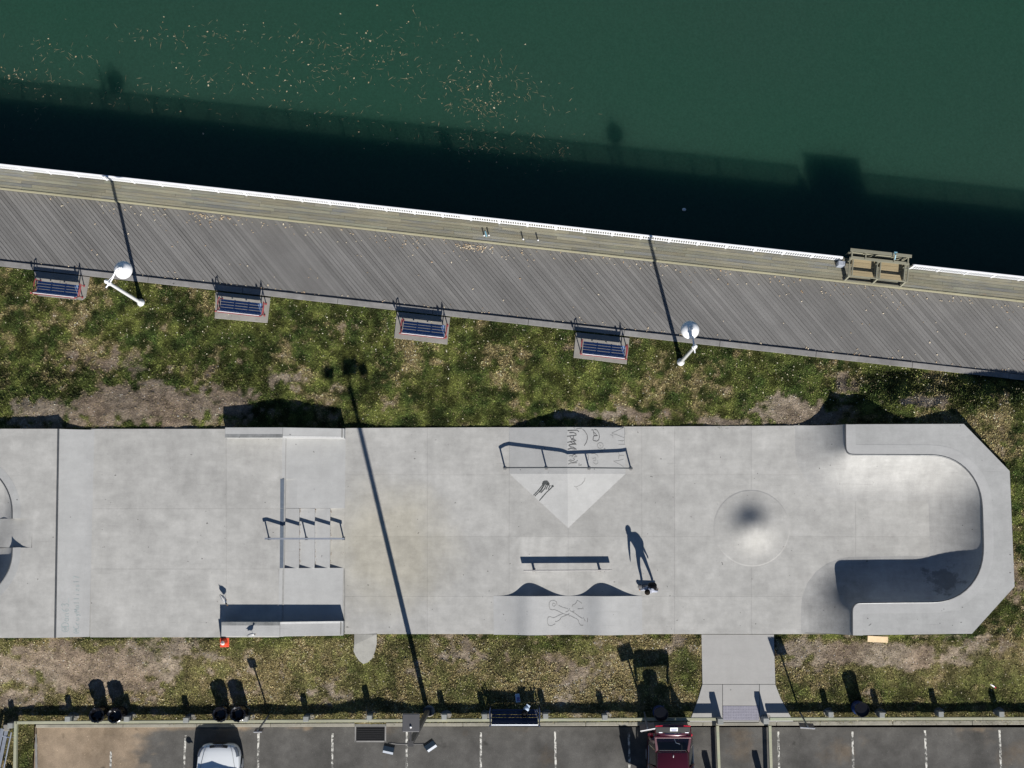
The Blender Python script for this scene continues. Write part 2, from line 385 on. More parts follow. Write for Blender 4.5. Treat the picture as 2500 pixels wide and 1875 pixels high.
c = mix(t, L, mth(t, L, 'MULTIPLY', rs, .5), c, val(t, L, (.13, .095, .06), f))
L(c, b.inputs['Base Color']); b.inputs['Roughness'].default_value = .9; b.inputs['Specular IOR Level'].default_value = .2
bump(t, L, b, nz(t, L, g, 40, 4, .8), .01)
M['asphalt'] = m
# worn paint: white flakes over asphalt
m, t, b, L = nodes('worn_white_paint')
g = t.nodes.new('ShaderNodeNewGeometry').outputs['Position']
k = rmp(t, L, nz(t, L, mapv(t, L, g, (7, 5, 1)), 1, 5, .7),   .45, .56)
L(mix(t, L, k, (.10, .098, .09), (.62, .61, .56)), b.inputs['Base Color']); b.inputs['Roughness'].default_value = .8
M['stripe'] = m
# tactile pad
M['tactile'] = simple('violet_grey_tactile', (.245, .24, .285), .7, 0, .08, 8)
# ---------------------------------------------------------------- levels
# ---------------------------------------------------------------- water
wt = struct(obj('water', MB().add([(-300, PY(640)-2, WAT), (300, PY(640)-2, WAT), (300, 500, WAT), (-300, 500, WAT)], [(0, 1, 2, 3)]), M['water']))
# ---------------------------------------------------------------- lawn terrain
xN0, xN1 = P(0, 651), P(2500, 928)
def yN(x): return xN0.y+(x-xN0.x)*(xN1.y-xN0.y)/(xN1.x-xN0.x)
YS = PY(1768)
def bumpg(x, y, px, py, sx, sy, h):
    c = P(px, py); return h*np.exp(-((x-c.x)/(sx/58.))**2-((y-c.y)/(sy/58.))**2)
SN, SS_ = PY(1046, S), PY(1550, S)         # north and south edges of the skate slab
def gz(x, y):
    a = .56*(1-sst(PX(560), PX(860), x)) + .22*(1-sst(PX(100), PX(260), x))
    wn = np.where(y > SN, 1-sst(SN+.2, SN+3.4, y), np.where(y < SS_, 1-sst(0, 2.6, SS_-.2-y), 1))
    z = a*wn
    # dip below the north gable and ledges, berm round the east bowl
    z = z - .10*sst(PX(500), PX(640), x)*(1-sst(PX(860), PX(960), x))*wn*(y > 0)
    e = sst(PX(2030), PX(2210), x)
    crest = 1.0-.25*sst(PX(2210), PX(2330), x)*(1-sst(PX(2330), PX(2420), x))
    z = z + e*crest*np.where(y > SN, 1-sst(SN+.55, SN+2.7, y), np.where(y < SS_, .75*(1-sst(.2, 2.4, SS_-y)), 1))*(1-.6*sst(PX(2490), PX(2640), x))
    z = z + bumpg(x, y, 901, 1690, 75, 45, -.22) + bumpg(x, y, 1560, 1650, 130, 50, -.14)
    z = z + bumpg(x, y, 2050, 960, 40, 26, .25)
    z = z + (fbm(x*1.3, y*1.3, 5, 3)-.5)*.10 + (fbm(x*5, y*5, 9, 3)-.5)*.05
    edge = np.minimum(sst(0, .5, y-YS), sst(0, .5, yN(x)-y)); 
    return z*edge
SOIL = [(420, 990, 330, 62, 1.15), (690, 930, 120, 40, .7), (150, 1000, 180, 50, .9), (300, 890, 200, 50, .55), (480, 885, 160, 34, .6), (560, 960, 120, 60, .8),
        (1480, 1012, 190, 15, .9), (1240, 1024, 80, 11, .7), (1720, 1032, 150, 16, .8), (1960, 1005, 110, 40, 1.1), (2060, 955, 36, 50, .9), (2230, 985, 160, 16, .7),
        (230, 1630, 330, 75, 1.2), (480, 1590, 110, 45, .9), (760, 1690, 130, 50, .5), (1180, 1600, 220, 40, .55), (1420, 1640, 120, 55, .5), (1650, 1580, 60, 45, .6),
        (2160, 1600, 250, 42, 1.25), (1950, 1590, 60, 40, 1.0), (2340, 1590, 130, 60, .8), (2440, 1420, 90, 130, .5), (2400, 1600, 60, 40, .6), (60, 1700, 160, 40, .8), (1180, 1000, 60, 10, .4)]
GREEN = [(1700, 890, 500, 75, .6), (2300, 900, 300, 60, .95), (2400, 1000, 90, 40, .4), (1350, 1575, 100, 18, .9), (640, 1570, 70, 14, .7), (960, 1570, 60, 60, .5), (900, 1640, 60, 40, .7),
         (2200, 1700, 320, 42, .8), (1680, 1650, 30, 90, .8), (2420, 1690, 120, 60, .7), (700, 780, 330, 75, .6), (60, 850, 200, 60, .55), (1050, 960, 260, 60, .6), (60, 1830, 28, 60, .9), (1950, 1700, 50, 60, .7), (1330, 900, 220, 50, .4)]
STRAW = [(560, 1650, 250, 50, 1.0), (1250, 1650, 260, 60, 1.1), (1450, 1660, 100, 50, 1.0), (350, 1690, 130, 40, .9), (2450, 1380, 90, 160, .7), (700, 880, 140, 40, .4), (1090, 885, 170, 55, .75), (1100, 1740, 500, 12, .5), (900, 850, 90, 30, .4), (1640, 920, 60, 40, .6), (320, 860, 160, 40, .5), (1010, 1600, 160, 60, .6), (500, 690, 40, 24, .5)]
def masks(x, y):
    # pixel coordinates on the ground are only used to look up where the bare patches lie
    v = np.stack([x, y, np.full_like(x, -CAMH)]); mt = np.array(CM.transposed()); q = mt @ v.reshape(3, -1)
    px = (1250+FPX*q[0]/-q[2]).reshape(x.shape); py = (937.5-FPX*q[1]/-q[2]).reshape(x.shape)
    def blobs(Ls):
        r = np.zeros_like(x)
        for cx, cy, sx, sy, a in Ls: r = np.maximum(r, a*np.exp(-((px-cx)/sx)**2-((py-cy)/sy)**2)) + .25*0
        return r
    n = fbm(x*.9, y*.9, 21, 6); n2 = fbm(x*3.4, y*3.4, 31, 5); n3 = fbm(x*.45, y*.45, 41, 3)
    so = blobs(SOIL); gr = blobs(GREEN); st = blobs(STRAW)
    soil = sst(.40, .84, so*1.05-.04+(n-.5)*1.5+(n2-.5)*1.5-gr*.3)
    straw = sst(.32, .92, .28+st*.42+so*.3+(n3-.5)*1.0+(n-.5)*1.8+(n2-.5)*1.6-gr*.35)
    straw = np.where(py > 1560, np.clip(straw+.45*(1-gr), 0, 1), straw)
    return soil, straw, px, py
def albedo(x, y, seed=3):
    soil, straw, px, py = masks(x, y)
    n = fbm(x*1.7, y*1.7, 51+seed, 4)[..., None]; k = fbm(x*.6, y*.6, 61, 3)[..., None]
    n = np.clip((n-.5)*2.4+.5, 0, 1); k = np.clip((k-.5)*2+.5, 0, 1)
    g = np.array([.034, .052, .013])*(1-n)+np.array([.100, .112, .029])*n
    t3 = fbm(x*3.1, y*3.1, 66, 3)[..., None]; g = g*(.55+1.0*sst(.3, .7, t3))
    g = g*(.9+.35*(k-.3))
    s_ = np.array([.17, .14, .062])*(1-n)+np.array([.28, .225, .112])*n
    b_ = np.array([.26, .2, .147])*(1-k)+np.array([.36, .30, .23])*k
    c = g*(1-straw[..., None])+s_*straw[..., None]
    b_ = b_*(.7+.6*sst(.25, .75, fbm(x*3.7, y*3.7, 67, 4)[..., None])); c = c*(1-soil[..., None])+b_*soil[..., None]
    return c, soil, straw
def grid_mesh(name, X, Y, Z, col, mat_):
    nr, nc = X.shape
    me = bpy.data.meshes.new(name)
    co = np.stack([X, Y, Z], -1).reshape(-1, 3).astype(np.float32)
    i = np.arange(nr*nc).reshape(nr, nc)
    q = np.stack([i[:-1, :-1], i[:-1, 1:], i[1:, 1:], i[1:, :-1]], -1).reshape(-1, 4)
    me.vertices.add(len(co)); me.vertices.foreach_set('co', co.ravel())
    me.loops.add(q.size); me.loops.foreach_set('vertex_index', q.ravel().astype(np.int32))
    me.polygons.add(len(q)); me.polygons.foreach_set('loop_start', np.arange(0, q.size, 4, dtype=np.int32))
    me.polygons.foreach_set('use_smooth', np.ones(len(q), bool))
    me.update(calc_edges=True)
    a = me.color_attributes.new('Col', 'FLOAT_COLOR', 'POINT')
    a.data.foreach_set('color', np.concatenate([col.reshape(-1, 3), np.ones((len(co), 1))], 1).astype(np.float32).ravel())
    me.materials.append(mat_); return me
# slab footprint (world) used to sink the lawn below it
FW0 = PX(-600, PL); BOUT = [P(2353, 1035, BK), P(2465, 1150, BK), P(2477, 1432, BK), P(2373, 1547, BK)]
_c = P(2250, 1290, BK)
SG1 = math.copysign(1, (_c.x-BOUT[0].x)*(BOUT[1].y-BOUT[0].y)-(_c.y-BOUT[0].y)*(BOUT[1].x-BOUT[0].x))
SG2 = math.copysign(1, (_c.x-BOUT[2].x)*(BOUT[3].y-BOUT[2].y)-(_c.y-BOUT[2].y)*(BOUT[3].x-BOUT[2].x))
def inside_slab(x, y, mrg=.12):
    ins = (y < SN-mrg) & (y > SS_+mrg) & (x < BOUT[1].x-mrg)
    e1 = (x-BOUT[0].x)*(BOUT[1].y-BOUT[0].y)-(y-BOUT[0].y)*(BOUT[1].x-BOUT[0].x)   # NE chamfer
    e2 = (x-BOUT[2].x)*(BOUT[3].y-BOUT[2].y)-(y-BOUT[2].y)*(BOUT[3].x-BOUT[2].x)
    return ins & (e1*SG1 > mrg*2) & (e2*SG2 > mrg*2)
xs = np.concatenate([np.linspace(-120, -24, 40), np.linspace(-23.9, 23.9, 620), np.linspace(24, 120, 40)])
vv = np.linspace(0, 1, 300)
X = np.tile(xs, (300, 1)); Yn = yN(xs); Y = YS+(Yn-YS)[None, :]*vv[:, None]
Z = gz(X, Y); Z = np.where(inside_slab(X, Y, .2), np.minimum(Z, 0)-.4, Z)
path_in = (X > PX(1716)) & (X < PX(1892)) & (Y < SS_)
Z = np.where(path_in, Z-.15, Z)
col, _, _ = albedo(X, Y)
lawn = struct(link('ground', grid_mesh('ground', X, Y, Z, col, M['ground'])))
# verge west of the parking lot, and a broad base sheet that carries the site
XA = PX(84, ASP, 1830)
xs2 = np.concatenate([np.linspace(-120, -24, 30), np.linspace(-23.8, XA, 70)]); ys2 = np.concatenate([np.linspace(-60, PY(2000), 12), np.linspace(PY(1990), YS, 90)])
X2, Y2 = np.meshgrid(xs2, ys2); Z2 = (fbm(X2*3, Y2*3, 8, 3)-.5)*.06*sst(0, .4, YS-Y2)
c2, _, _ = albedo(X2, Y2)
struct(link('verge', grid_mesh('verge', X2, Y2, Z2, c2, M['ground'])))
struct(obj('seabed', MB().box((0, 150, -4.3), (600, 720, .3)), M['ground']))
# ---------------------------------------------------------------- parking lot
xa = np.concatenate([np.linspace(XA, 24, 260), np.linspace(25, 120, 20)]); ya = np.concatenate([np.linspace(-80, PY(1990, ASP), 15), np.linspace(PY(1985, ASP), PY(1776, ASP)+.02, 60)])
XX, YY = np.meshgrid(xa, ya)
_, _, px_, py_ = masks(XX, YY)
nn = fbm(XX*1.1, YY*1.1, 71, 5)
sand = np.clip(1.15*np.exp(-((px_-150)/210)**2)*(.6+nn) + .5*np.exp(-((py_-1778)/14.)**2)*(nn+.1)*(px_ < 760) + .55*np.exp(-((px_-2400)/75)**2-((py_-1800)/35)**2)*(nn+.3) + .35*np.exp(-((py_-1778)/9.)**2)*nn, 0, 1)
sand = sst(.34, .74, sand+(fbm(XX*4, YY*4, 73, 4)-.5)*.5*(sand > .05))
ca = np.array([.094, .091, .085])*(1-sand[..., None])+np.array([.25, .195, .14])*sand[..., None]
struct(link('parking_lot', grid_mesh('parking_lot', XX, YY, np.full_like(XX, ASP), ca, M['asphalt'])))
for x0, x1, y0 in ((271, 270, 1835), (453, 449, 1795), (631, 630, 1790), (812, 811, 1790), (993, 993, 1787), (1174, 1174, 1788), (1355, 1357, 1786),
                   (1535, 1537, 1789), (1717, 1719, 1793), (1900, 1902, 1786), (2081, 2083, 1786), (2258, 2262, 1783), (2440, 2444, 1782), (2622, 2627, 1780)):
    if x0 == 1717: continue
    a, b_ = P(x0, y0, ASP), P(x1, 1875, ASP); d = (b_-a).normalized(); e = a+d*5.2; n_ = Vector((-d.y, d.x, 0))*.042
    rows = []
    k = 60
    for i in range(k+1):
        q = a.lerp(e, i/k); wv = 1+.35*(vnoise(np.array([i*.9]), np.array([x0*1.]), 3)[0]-.5); rows.append([q-n_*wv+Vector((0, 0, .004)), q+n_*wv+Vector((0, 0, .004))])
    struct(obj('parking_line', MB().grid(rows), M['stripe'], fix=False))
q = [P(86, 1795, .015), P(92, 1900, .015), P(80, 1900, .015)]
wa = MB(); rows = []
for i in range(40):
    yy = 1792+i*4; wd = (2.2+1.6*vnoise(np.array([i*.6]), np.array([2.]), 4)[0])*min(1, i/8+.15)
    rows.append([P(87.5+i*.06-wd*.9, yy, .035), P(88.5+i*.06+wd*.6, yy, .035)])
struct(obj('verge_edging', wa.grid(rows), M['kerbg'], fix=False))
# kerb of the parking lot, in lengths with open joints
kx = [126, 300, 470, 640, 865]
def kerb_piece(xa_, xb_, low=False):
    ya0, yb0 = [1768.5-(x_-130)*.0042 for x_ in (xa_, xb_)]; ya1, yb1 = [1776.5-(x_-130)*.003 for x_ in (xa_, xb_)]
    z = 0.03 if not low else -.02
    pts = [P(xa_+.4, ya0, z), P(xb_-.4, yb0, z), P(xb_-.4, yb1, z), P(xa_+.4, ya1, z)]
    return MB().prism([(p.x, p.y) for p in pts], -.5, z)
kerb = struct(obj('kerb', kerb_piece(87, 300), M['kerb'], bev=.015))
kr = [300, 480, 660, 866, 942, 985, 1130, 1262, 1430, 1590, 1716, 1896, 2002, 2180, 2374, 2560, 2800]
for a, b_ in zip(kr[:-1], kr[1:]):
    o = obj('kerb_stone', kerb_piece(a, b_, a == 866), M['kerb'] if a != 866 else M['joint'], kerb, bev=.015)
# concrete path to the gate
PT = .03
def ppoly(pts, z0, z1, mt, name, parent=None, bev=.008):
    q = [P(x, y, z1) for x, y in pts]
    return obj(name, MB().prism([(p.x, p.y) for p in q], z0, z1), mt, parent, bev=bev)
pth = struct(ppoly([(1712.5, 1549), (1889.5, 1549), (1893, 1670), (1715, 1670)], -.3, PT, M['path'], 'concrete_path'))
for pts in ([(1715, 1671), (1763.5, 1671), (1763.5, 1763), (1683, 1764), (1705, 1705)], [(1764.5, 1671), (1853.5, 1671), (1853.5, 1722.5), (1764.5, 1722.5)],
            [(1854.5, 1671), (1893, 1671), (1906, 1705), (1938, 1763), (1854.5, 1763)], [(1764.5, 1758.5), (1853.5, 1758.5), (1853.5, 1764.5), (1764.5, 1764.5)]):
    ppoly(pts, -.3, PT, M['path'], 'path_slab', pth)
tp = ppoly([(1764.7, 1723), (1853.3, 1723), (1853.3, 1758), (1764.7, 1758)], -.3, PT+.005, M['tactile'], 'tactile_pad', pth)
dm = MB()
for i in range(22):
    for j in range(9):
        c_ = P(1767+i*4.03, 1725.5+j*3.8, PT+.006); dm.lathe([(.022, 0), (.012, .008)], c_, 6)
dmo = stuff(obj('tactile_dome', dm, M['tactile'], tp, fix=False))
# old concrete tongue in the lawn
tg = [(864, 1549), (864, 1575), (862, 1590), (868, 1603), (876, 1614), (886, 1622), (897, 1618), (908, 1608), (915, 1590), (919, 1572), (919, 1549)]
zt = .2
qq = [P(x, y, .18) for x, y in tg]
struct(obj('concrete_apron', MB().prism([(p.x, p.y) for p in qq], -.4, [float(gz(np.array([p.x]), np.array([p.y]))[0])+.06 for p in qq]), M['apron']))
# ---------------------------------------------------------------- boardwalk
bwv = Vector((math.cos(BW), math.sin(BW), 0)); bwn = Vector((-bwv.y, bwv.x, 0))
E0 = P(0, 464, 0)                            # front edge line of the timber step, at deck level
D0 = P(0, 636, 0)                            # lower edge of the planking
wdk = (E0-D0).dot(bwn)                       # deck width
OR = D0-bwv*((D0-Vector((0, 0, 0))).dot(bwv))   # origin on the lower edge, nearest the middle
def BWp(u, v, z=0): q = OR+bwv*u+bwn*v; return Vector((q.x, q.y, z))
deck = bpy.data.objects.new('boardwalk', None); C.objects.link(deck); struct(deck)
# joists and the dark underside
jm = MB(); jm.box((0, wdk/2+.3, -.5), (72, wdk+.8, .1))
for i in range(-3, 4): jm.box((0, wdk*(i+3)/6, -.12), (72, .08, .14))
deck.location = OR; deck.rotation_euler = (0, 0, BW)
obj('joist_frame', jm, M['joint'], deck)
pa = PLK-BW; pd = Vector((math.cos(pa), math.sin(pa)))     # plank direction in boardwalk frame
pw = .145; gap = .02
run = wdk/abs(math.sin(pa))                  # plank length
step = (pw)/abs(math.sin(pa))
sk = run*math.cos(pa); z0, z1 = -.045, 0; pmes = []
for gp in (.006, .011, .011, .019):
    pm = MB(); hx = (pw-gp)/2/abs(math.sin(pa))
    pm.add([(-hx, 0, z0), (hx, 0, z0), (hx-sk, wdk, z0), (-hx-sk, wdk, z0), (-hx, 0, z1), (hx, 0, z1), (hx-sk, wdk, z1), (-hx-sk, wdk, z1)],
           [(3, 2, 1, 0), (4, 5, 6, 7), (0, 1, 5, 4), (1, 2, 6, 5), (2, 3, 7, 6), (3, 0, 4, 7)])
    pmes.append(pm.mesh('plank', M['plank']))
for i in range(-130, 165):
    link('plank', random.choice(pmes), deck, (i*step, 0, random.uniform(-.004, .004)))
# lawn kerb of the boardwalk
ek = bpy.data.objects.new('boardwalk_edging', None); C.objects.link(ek); struct(ek); ek.location = OR; ek.rotation_euler = (0, 0, BW)
for i in range(-7, 8):
    obj('edging_stone', MB().box((i*4.1+1.3, -.13-.012*(i > 4), -.04-.010*max(0, i-2)), (4.085, .235, .48)), M['kerbg'], ek, bev=.01).location.z = -.13
# raised timber step along the water, of long boards
stp = bpy.data.objects.new('timber_step', None); C.objects.link(stp); struct(stp); stp.location = OR+bwn*wdk; stp.rotation_euler = (0, 0, BW)
SW = 1.0
obj('step_carcass', MB().box((0, SW/2, STEP/2-.35), (72, SW-.06, STEP+.58)), M['joint'], stp)
obj('fascia_board', MB().box((0, SW+.01, -.4), (72, .05, 1.4)), M['board'], stp)
lens = [3.05, 3.66, 4.27]; bm_ = {}
nb = 7; bwid = (SW-.05)/nb
for k in lens:
    bm_[k] = MB().box((k/2, 0, -.02), (k-.008, bwid-.009, .04)).mesh('board', M['board'])
for r_ in range(nb):
    u = -24.5-random.random()*3
    while u < 24.5:
        k = random.choice(lens)
        link('board', bm_[k], stp, (u, .05+bwid*(r_+.5), STEP+random.uniform(-.004, .004))); u += k
nbm = MB().box((3.05/2, 0, -.09), (3.044, .045, .2)).mesh('nosing_board', M['sunlit_nosing'])
u = -26
while u < 26: link('nosing_board', nbm, stp, (u, .022, STEP+.012)); u += 3.05
nb2 = MB().box((3.05/2, 0, -.25), (3.044, .04, .13)).mesh('nosing_board', M['board'])
u = -26
while u < 26: link('riser_board', nb2, stp, (u, .026, STEP)); u += 3.05
struct(obj('seawall', MB().add([BWp(-200, wdk+SW-.12, -4.2), BWp(200, wdk+SW-.12, -4.2), BWp(200, wdk+SW-.12, -.42), BWp(-200, wdk+SW-.12, -.42)], [(0, 1, 2, 3)]), M['kerbg']))
# white railings
def step_u(px): 
    q = P(px, 560+.11*(px-1200), STEP)-OR; return q.dot(bwv)
def railing(u0, u1, label, wide=None):
    t_ = thing('railing', label, 'railing', OR+bwn*(wdk+SW-.11)+bwv*u0+Vector((0, 0, STEP)), BW, 'white railings along the water')
    Ln = u1-u0; obj('top_rail', MB().box((Ln/2, 0, .70), (Ln, .075, .06)), M['white_metal'], t_, bev=.012)
    obj('bottom_rail', MB().box((Ln/2, 0, .10), (Ln, .04, .045)), M['white_metal'], t_, bev=.008)
    npst = max(2, round(Ln/1.22)); me = MB().box((0, 0, .34), (.06, .075, .68)).mesh('railing_post', M['white_metal'])
    mf = MB().box((0, 0, .012), (.08, .08, .02)).mesh('post_foot', M['alu'])
    for i in range(npst+1):
        p_ = link('railing_post', me, t_, (Ln*i/npst, 0, 0)); link('post_foot', mf, p_)
    bl = MB(); nbal = int(Ln/.101)
    for i in range(nbal): bl.box(((i+.5)*Ln/nbal, 0, .40), (.036, .07, .58))
    stuff(obj('baluster', bl, M['white_metal'], t_, fix=False))
    if wide:
        for wx in wide: obj('gate_panel', MB().box((wx-u0, -.005, .40), (.36, .055, .56)), M['white_metal'], t_)
    return t_
ut0, ut1 = step_u(2052), step_u(2216)
railing(-25.5, ut0-.1, 'long white railing with close balusters along the boardwalk, west of the timber table', [step_u(1135)])
railing(ut1+.05, 25.5, 'short length of white railing at the east end, beyond the timber table')
# ---------------------------------------------------------------- skate park: floors
def slab_panels(xr, yr, z, zb, mt, parent, skip=()):
    for i in range(len(xr)-1):
        for j in range(len(yr)-1):
            if (i, j) in skip: continue
            na = (lambda x: yr[j] if j or yr[0] != 1045 else 1045-(x-842)*.0053)
            ppoly([(xr[i]+.08, na(xr[i])+.08), (xr[i+1]-.08, na(xr[i+1])+.08), (xr[i+1]-.08, yr[j+1]-.08), (xr[i]+.08, yr[j+1]-.08)], zb, z, mt, 'slab_panel', parent, bev=.004)
lower = bpy.data.objects.new('skatepark_floor', None); C.objects.link(lower); struct(lower)
base = MB(); p0, p1 = P(800, 1048, S), P(2300, 1548, S)
base.box(((p0.x+p1.x)/2, (p0.y+p1.y)/2, -.20), (p1.x-p0.x, p0.y-p1.y, .4)); obj('floor_bed', base, M['bed'], lower)
slab_panels([800, 842], [1240, 1387], S, -.02, M['slab'], lower)
slab_panels([842, 1043, 1243, 1387, 1567, 1647, 1834, 2089, 2282], [1045, 1159, 1310, 1456, 1548], S, -.02, M['slab'], lower)
upper = bpy.data.objects.new('upper_floor', None); C.objects.link(upper); struct(upper)
ub = MB(); p0, p1 = P(100, 1049, U), P(691, 1555, U); ub.box(((p0.x+p1.x)/2, (p0.y+p1.y)/2, U/2-.23), (p1.x-p0.x, p0.y-p1.y, U+.4)); obj('floor_bed', ub, M['bed'], upper)
for j, (ya_, yb_) in enumerate(((1047, 1242), (1242, 1389), (1389, 1556))):
    ppoly([(222, ya_+.12), (552, ya_+.12), (552, yb_-.12), (220, yb_-.12)], .3, U, M['slab'], 'slab_panel', upper, .004)
    ub_ = lambda a, yy: unpx(PX(a, U), PY(yy, U), U)[0]+.3
    xe, xe2 = (ub_(685, 1100), 692) if j == 0 else ((692, 692) if j == 1 else (ub_(683, 1450), ub_(683, 1450)))
    ppoly([(552.25, ya_+.12), (xe, ya_+.12), (xe, 1169 if j == 0 else ya_+.2), (xe2, 1169.1 if j == 0 else ya_+.3), (xe2, yb_-.12), (552.25, yb_-.12)], .3, U, M['slab'], 'slab_panel', upper, .004)
ppoly([(684.4, 1169), (693.4, 1169), (692.6, 1240.6), (684.0, 1240.6)], U-.02, U+.004, M['grey_strip'], 'nosing_strip', upper, 0)
ppoly([(684.0, 1241.4), (692.6, 1241.4), (691.8, 1387), (683.0, 1387)], U-.02, U+.004, M['grey_strip'], 'nosing_strip', upper, 0)
# stairs
st = thing('concrete_stairs', 'three-tread concrete stairs down from the upper slab, between two banks', 'stairs', P(770, 1313, S))
RS = .145
xT = [692.6, 730.5, 768.5, 806]
for i in range(3):
    zt_ = U-RS*(i+1); c = [P(xT[i], 1241, zt_), P(xT[i+1], 1241, zt_), P(xT[i+1]-1, 1387, zt_), P(xT[i]-1, 1387, zt_)]
    obj('stair_tread', MB().prism([(p.x-st.location.x, p.y-st.location.y) for p in c], -S, zt_-S), M['trowel'], st, bev=.012)
lf = MB()
for i in range(240):                         # leaves blown into the step corners
    k = random.choice([0, 0, 1, 1, 2, 3]); zt_ = U-RS*(k+1) if k < 3 else S
    if k == 0: yy = random.uniform(1172, 1290)
    else: yy = random.choice([random.uniform(1242, 1252), random.uniform(1340, 1386), random.uniform(1242, 1386)])
    c_ = P(xT[k]+1+abs(random.gauss(0, 1.0)), yy, zt_+.008); a_ = random.random()*6; r_ = random.uniform(.012, .03)
    lf.add([c_+Vector((math.cos(a_)*r_, math.sin(a_)*r_, 0)), c_+Vector((-math.sin(a_)*r_*.6, math.cos(a_)*r_*.6, .01)), c_-Vector((math.cos(a_)*r_, math.sin(a_)*r_, 0))], [(0, 1, 2)])
M['leaf'] = simple('dry_leaf', (.2, .12, .065), .8, 0, .5, 30)
stuff(obj('fallen_leaves', lf, M['leaf'], fix=False))
# banks beside the stairs
def xz(px, z, py=1300): return (PX(px, z, py), z)
bk = thing('concrete_bank', 'smooth concrete bank sloping down beside the stairs, on the lawn side', 'ramp')
prof = [xz(685, U), xz(841, S), (PX(841, S), -.3), (PX(685, U), -.3)]
obj('bank_slope', MB().xprism(prof, PY(1045, U), PY(1169, U)), M['trowel'], bk)
T1 = U-RS
prof = [xz(693, T1), xz(724, T1), xz(841, S), (PX(841, S), -.3), (PX(693, T1), -.3)]
obj('bank_slope', MB().xprism(prof, PY(1169.1, U-.1), PY(1240.5, U-.1)), M['trowel'], bk)
bk2 = thing('concrete_bank', 'smooth concrete bank sloping down beside the stairs, on the parking side', 'ramp')
prof = [xz(683, U), xz(839, S), (PX(839, S), -.3), (PX(683, U), -.3)]
obj('bank_slope', MB().xprism(prof, PY(1387.3, U), PY(1553, U)), M['trowel'], bk2)
# hubba ledges
LH = .46
def ledge(x0, xm, x1, y0, y1, label, edge_y, wside):
    t_ = thing('concrete_ledge', label, 'ledge', (0, 0, 0), 0, 'ledges either side of the stairs')
    zt_ = U+LH; X0, Xm, X1 = PX(x0, zt_, y1), PX(xm, zt_, y1), PX(x1, S+LH, y1)
    ya_, yb_ = PY(y0, zt_), PY(y1, zt_)
    obj('ledge_block', MB().xprism([(X0, .2), (X0, zt_), (Xm-.004, zt_), (Xm-.004, .2)], ya_, yb_), M['trowel'], t_, bev=.012)
    obj('sloped_block', MB().xprism([(Xm+.004, -.2), (Xm+.004, zt_), (X1, S+LH), (X1, -.2)], ya_, yb_), M['trowel'], t_, bev=.012)
    ey = ya_ if edge_y == 0 else yb_; sg = -1 if edge_y == 0 else 1; w_ = .06
    e0, e1 = ey+sg*w_*1.6, ey
    obj('edge_strip', MB().xprism([(X0, zt_-.03), (X0, zt_+.004), (Xm-.01, zt_+.004), (Xm-.01, zt_-.03)], ey+sg*w_*2.3, ey-sg*.003), M['wax'], t_)['label'] = 'dark waxed edge'
    obj('edge_strip', MB().xprism([(Xm+.01, zt_-.03), (Xm+.01, zt_+.005), (X1-.01, S+LH+.005), (X1-.01, S+LH-.03)], e0-sg*.02, ey-sg*.004), M['white_edge'], t_)['label'] = 'pale steel edge'
    obj('end_groove', MB().xprism([(X1-.10, S+LH+.02), (X1-.10, S+LH+.044), (X1-.06, S+LH+.02), (X1-.06, S+LH-.01)], ya_-.03, yb_+.03), M['joint'], t_)
    return t_
ledge(549, 690, 840, 1043, 1068, 'low concrete ledge with waxed edge along the lawn edge of the slab, by the stairs', 1, 0)
ledge(540, 683, 837, 1519, 1554, 'low concrete ledge casting a broad shadow, on the parking edge of the slab', 0, 0)
# ---------------------------------------------------------------- west platform, bank and bowl
def offset_path(path):
    out = []
    for i, p in enumerate(path):
        a = path[max(i-1, 0)]; b_ = path[min(i+1, len(path)-1)]; d = (b_-a); d.normalize(); out.append(Vector((-d.y, d.x)))
    return out
def arc(cx, cy, r, a0, a1, n):
    return [(cx+r*math.cos(R(a0+(a1-a0)*i/n)), cy+r*math.sin(R(a0+(a1-a0)*i/n))) for i in range(n+1)]
def qp_sheet(path_px, z_top, z_bot, d, side, mt, parent, n=14, name='transition'):
    pts = [P(x, y, z_top).xy for x, y in path_px]; nr = offset_path(pts); h = z_top-z_bot; r_ = (d*d+h*h)/(2*h)
    rows = []
    for p, n_ in zip(pts, nr):
        row = []
        for i in range(n+1):
            q = d*i/n; zz = z_bot+r_-math.sqrt(max(0, r_*r_-(d-q)**2)); row.append(Vector((p.x+n_.x*q*side, p.y+n_.y*q*side, zz-(.012 if i == n else 0)+.003)))
        rows.append(row)
    return obj(name, MB().grid(rows), mt, parent, smooth=True, fix=False)
def ribbon(path_px, z, o1, side, mt, parent, name, th=.004):
    pts = [P(x, y, z).xy for x, y in path_px]; nr = offset_path(pts); off = []
    for p, n_ in zip(pts, nr):
        q = Vector((p.x+n_.x*o1*side, p.y+n_.y*o1*side))
        if min((q-w_).length for w_ in pts) > abs(o1)-.012: off.append(q)
    poly = [(p.x-n_.x*.012*side, p.y-n_.y*.012*side) for p, n_ in zip(pts, nr)]+[(q.x, q.y) for q in off[::-1]]
    return obj(name, MB().prism(poly, z-.02, z+th), mt, parent)
wb = thing('bowl_platform', 'raised concrete platform with a rounded bowl edge, cut off by the west frame', 'bowl')
c1 = arc(-95, 1250, 125, 270, 360, 14); c2 = arc(-95, 1345, 125, 0, 90, 14)     # image y runs down
upA = [(-420, 1125)]+c1+[(30, 1266)]; dnA = [(30, 1337)]+c2+[(-420, 1470)]
cop_l = upA+[(78, 1266), (78, 1337)]+dnA
outl = [(-420, 1047), (142, 1047), (134, 1557), (-420, 1559)]
poly = outl[:2]+outl[2:]+cop_l[::-1]
q = [P(x, y, PL) for x, y in poly]
obj('platform', MB().prism([(p.x, p.y) for p in q], -.3, PL), M['slab'], wb)
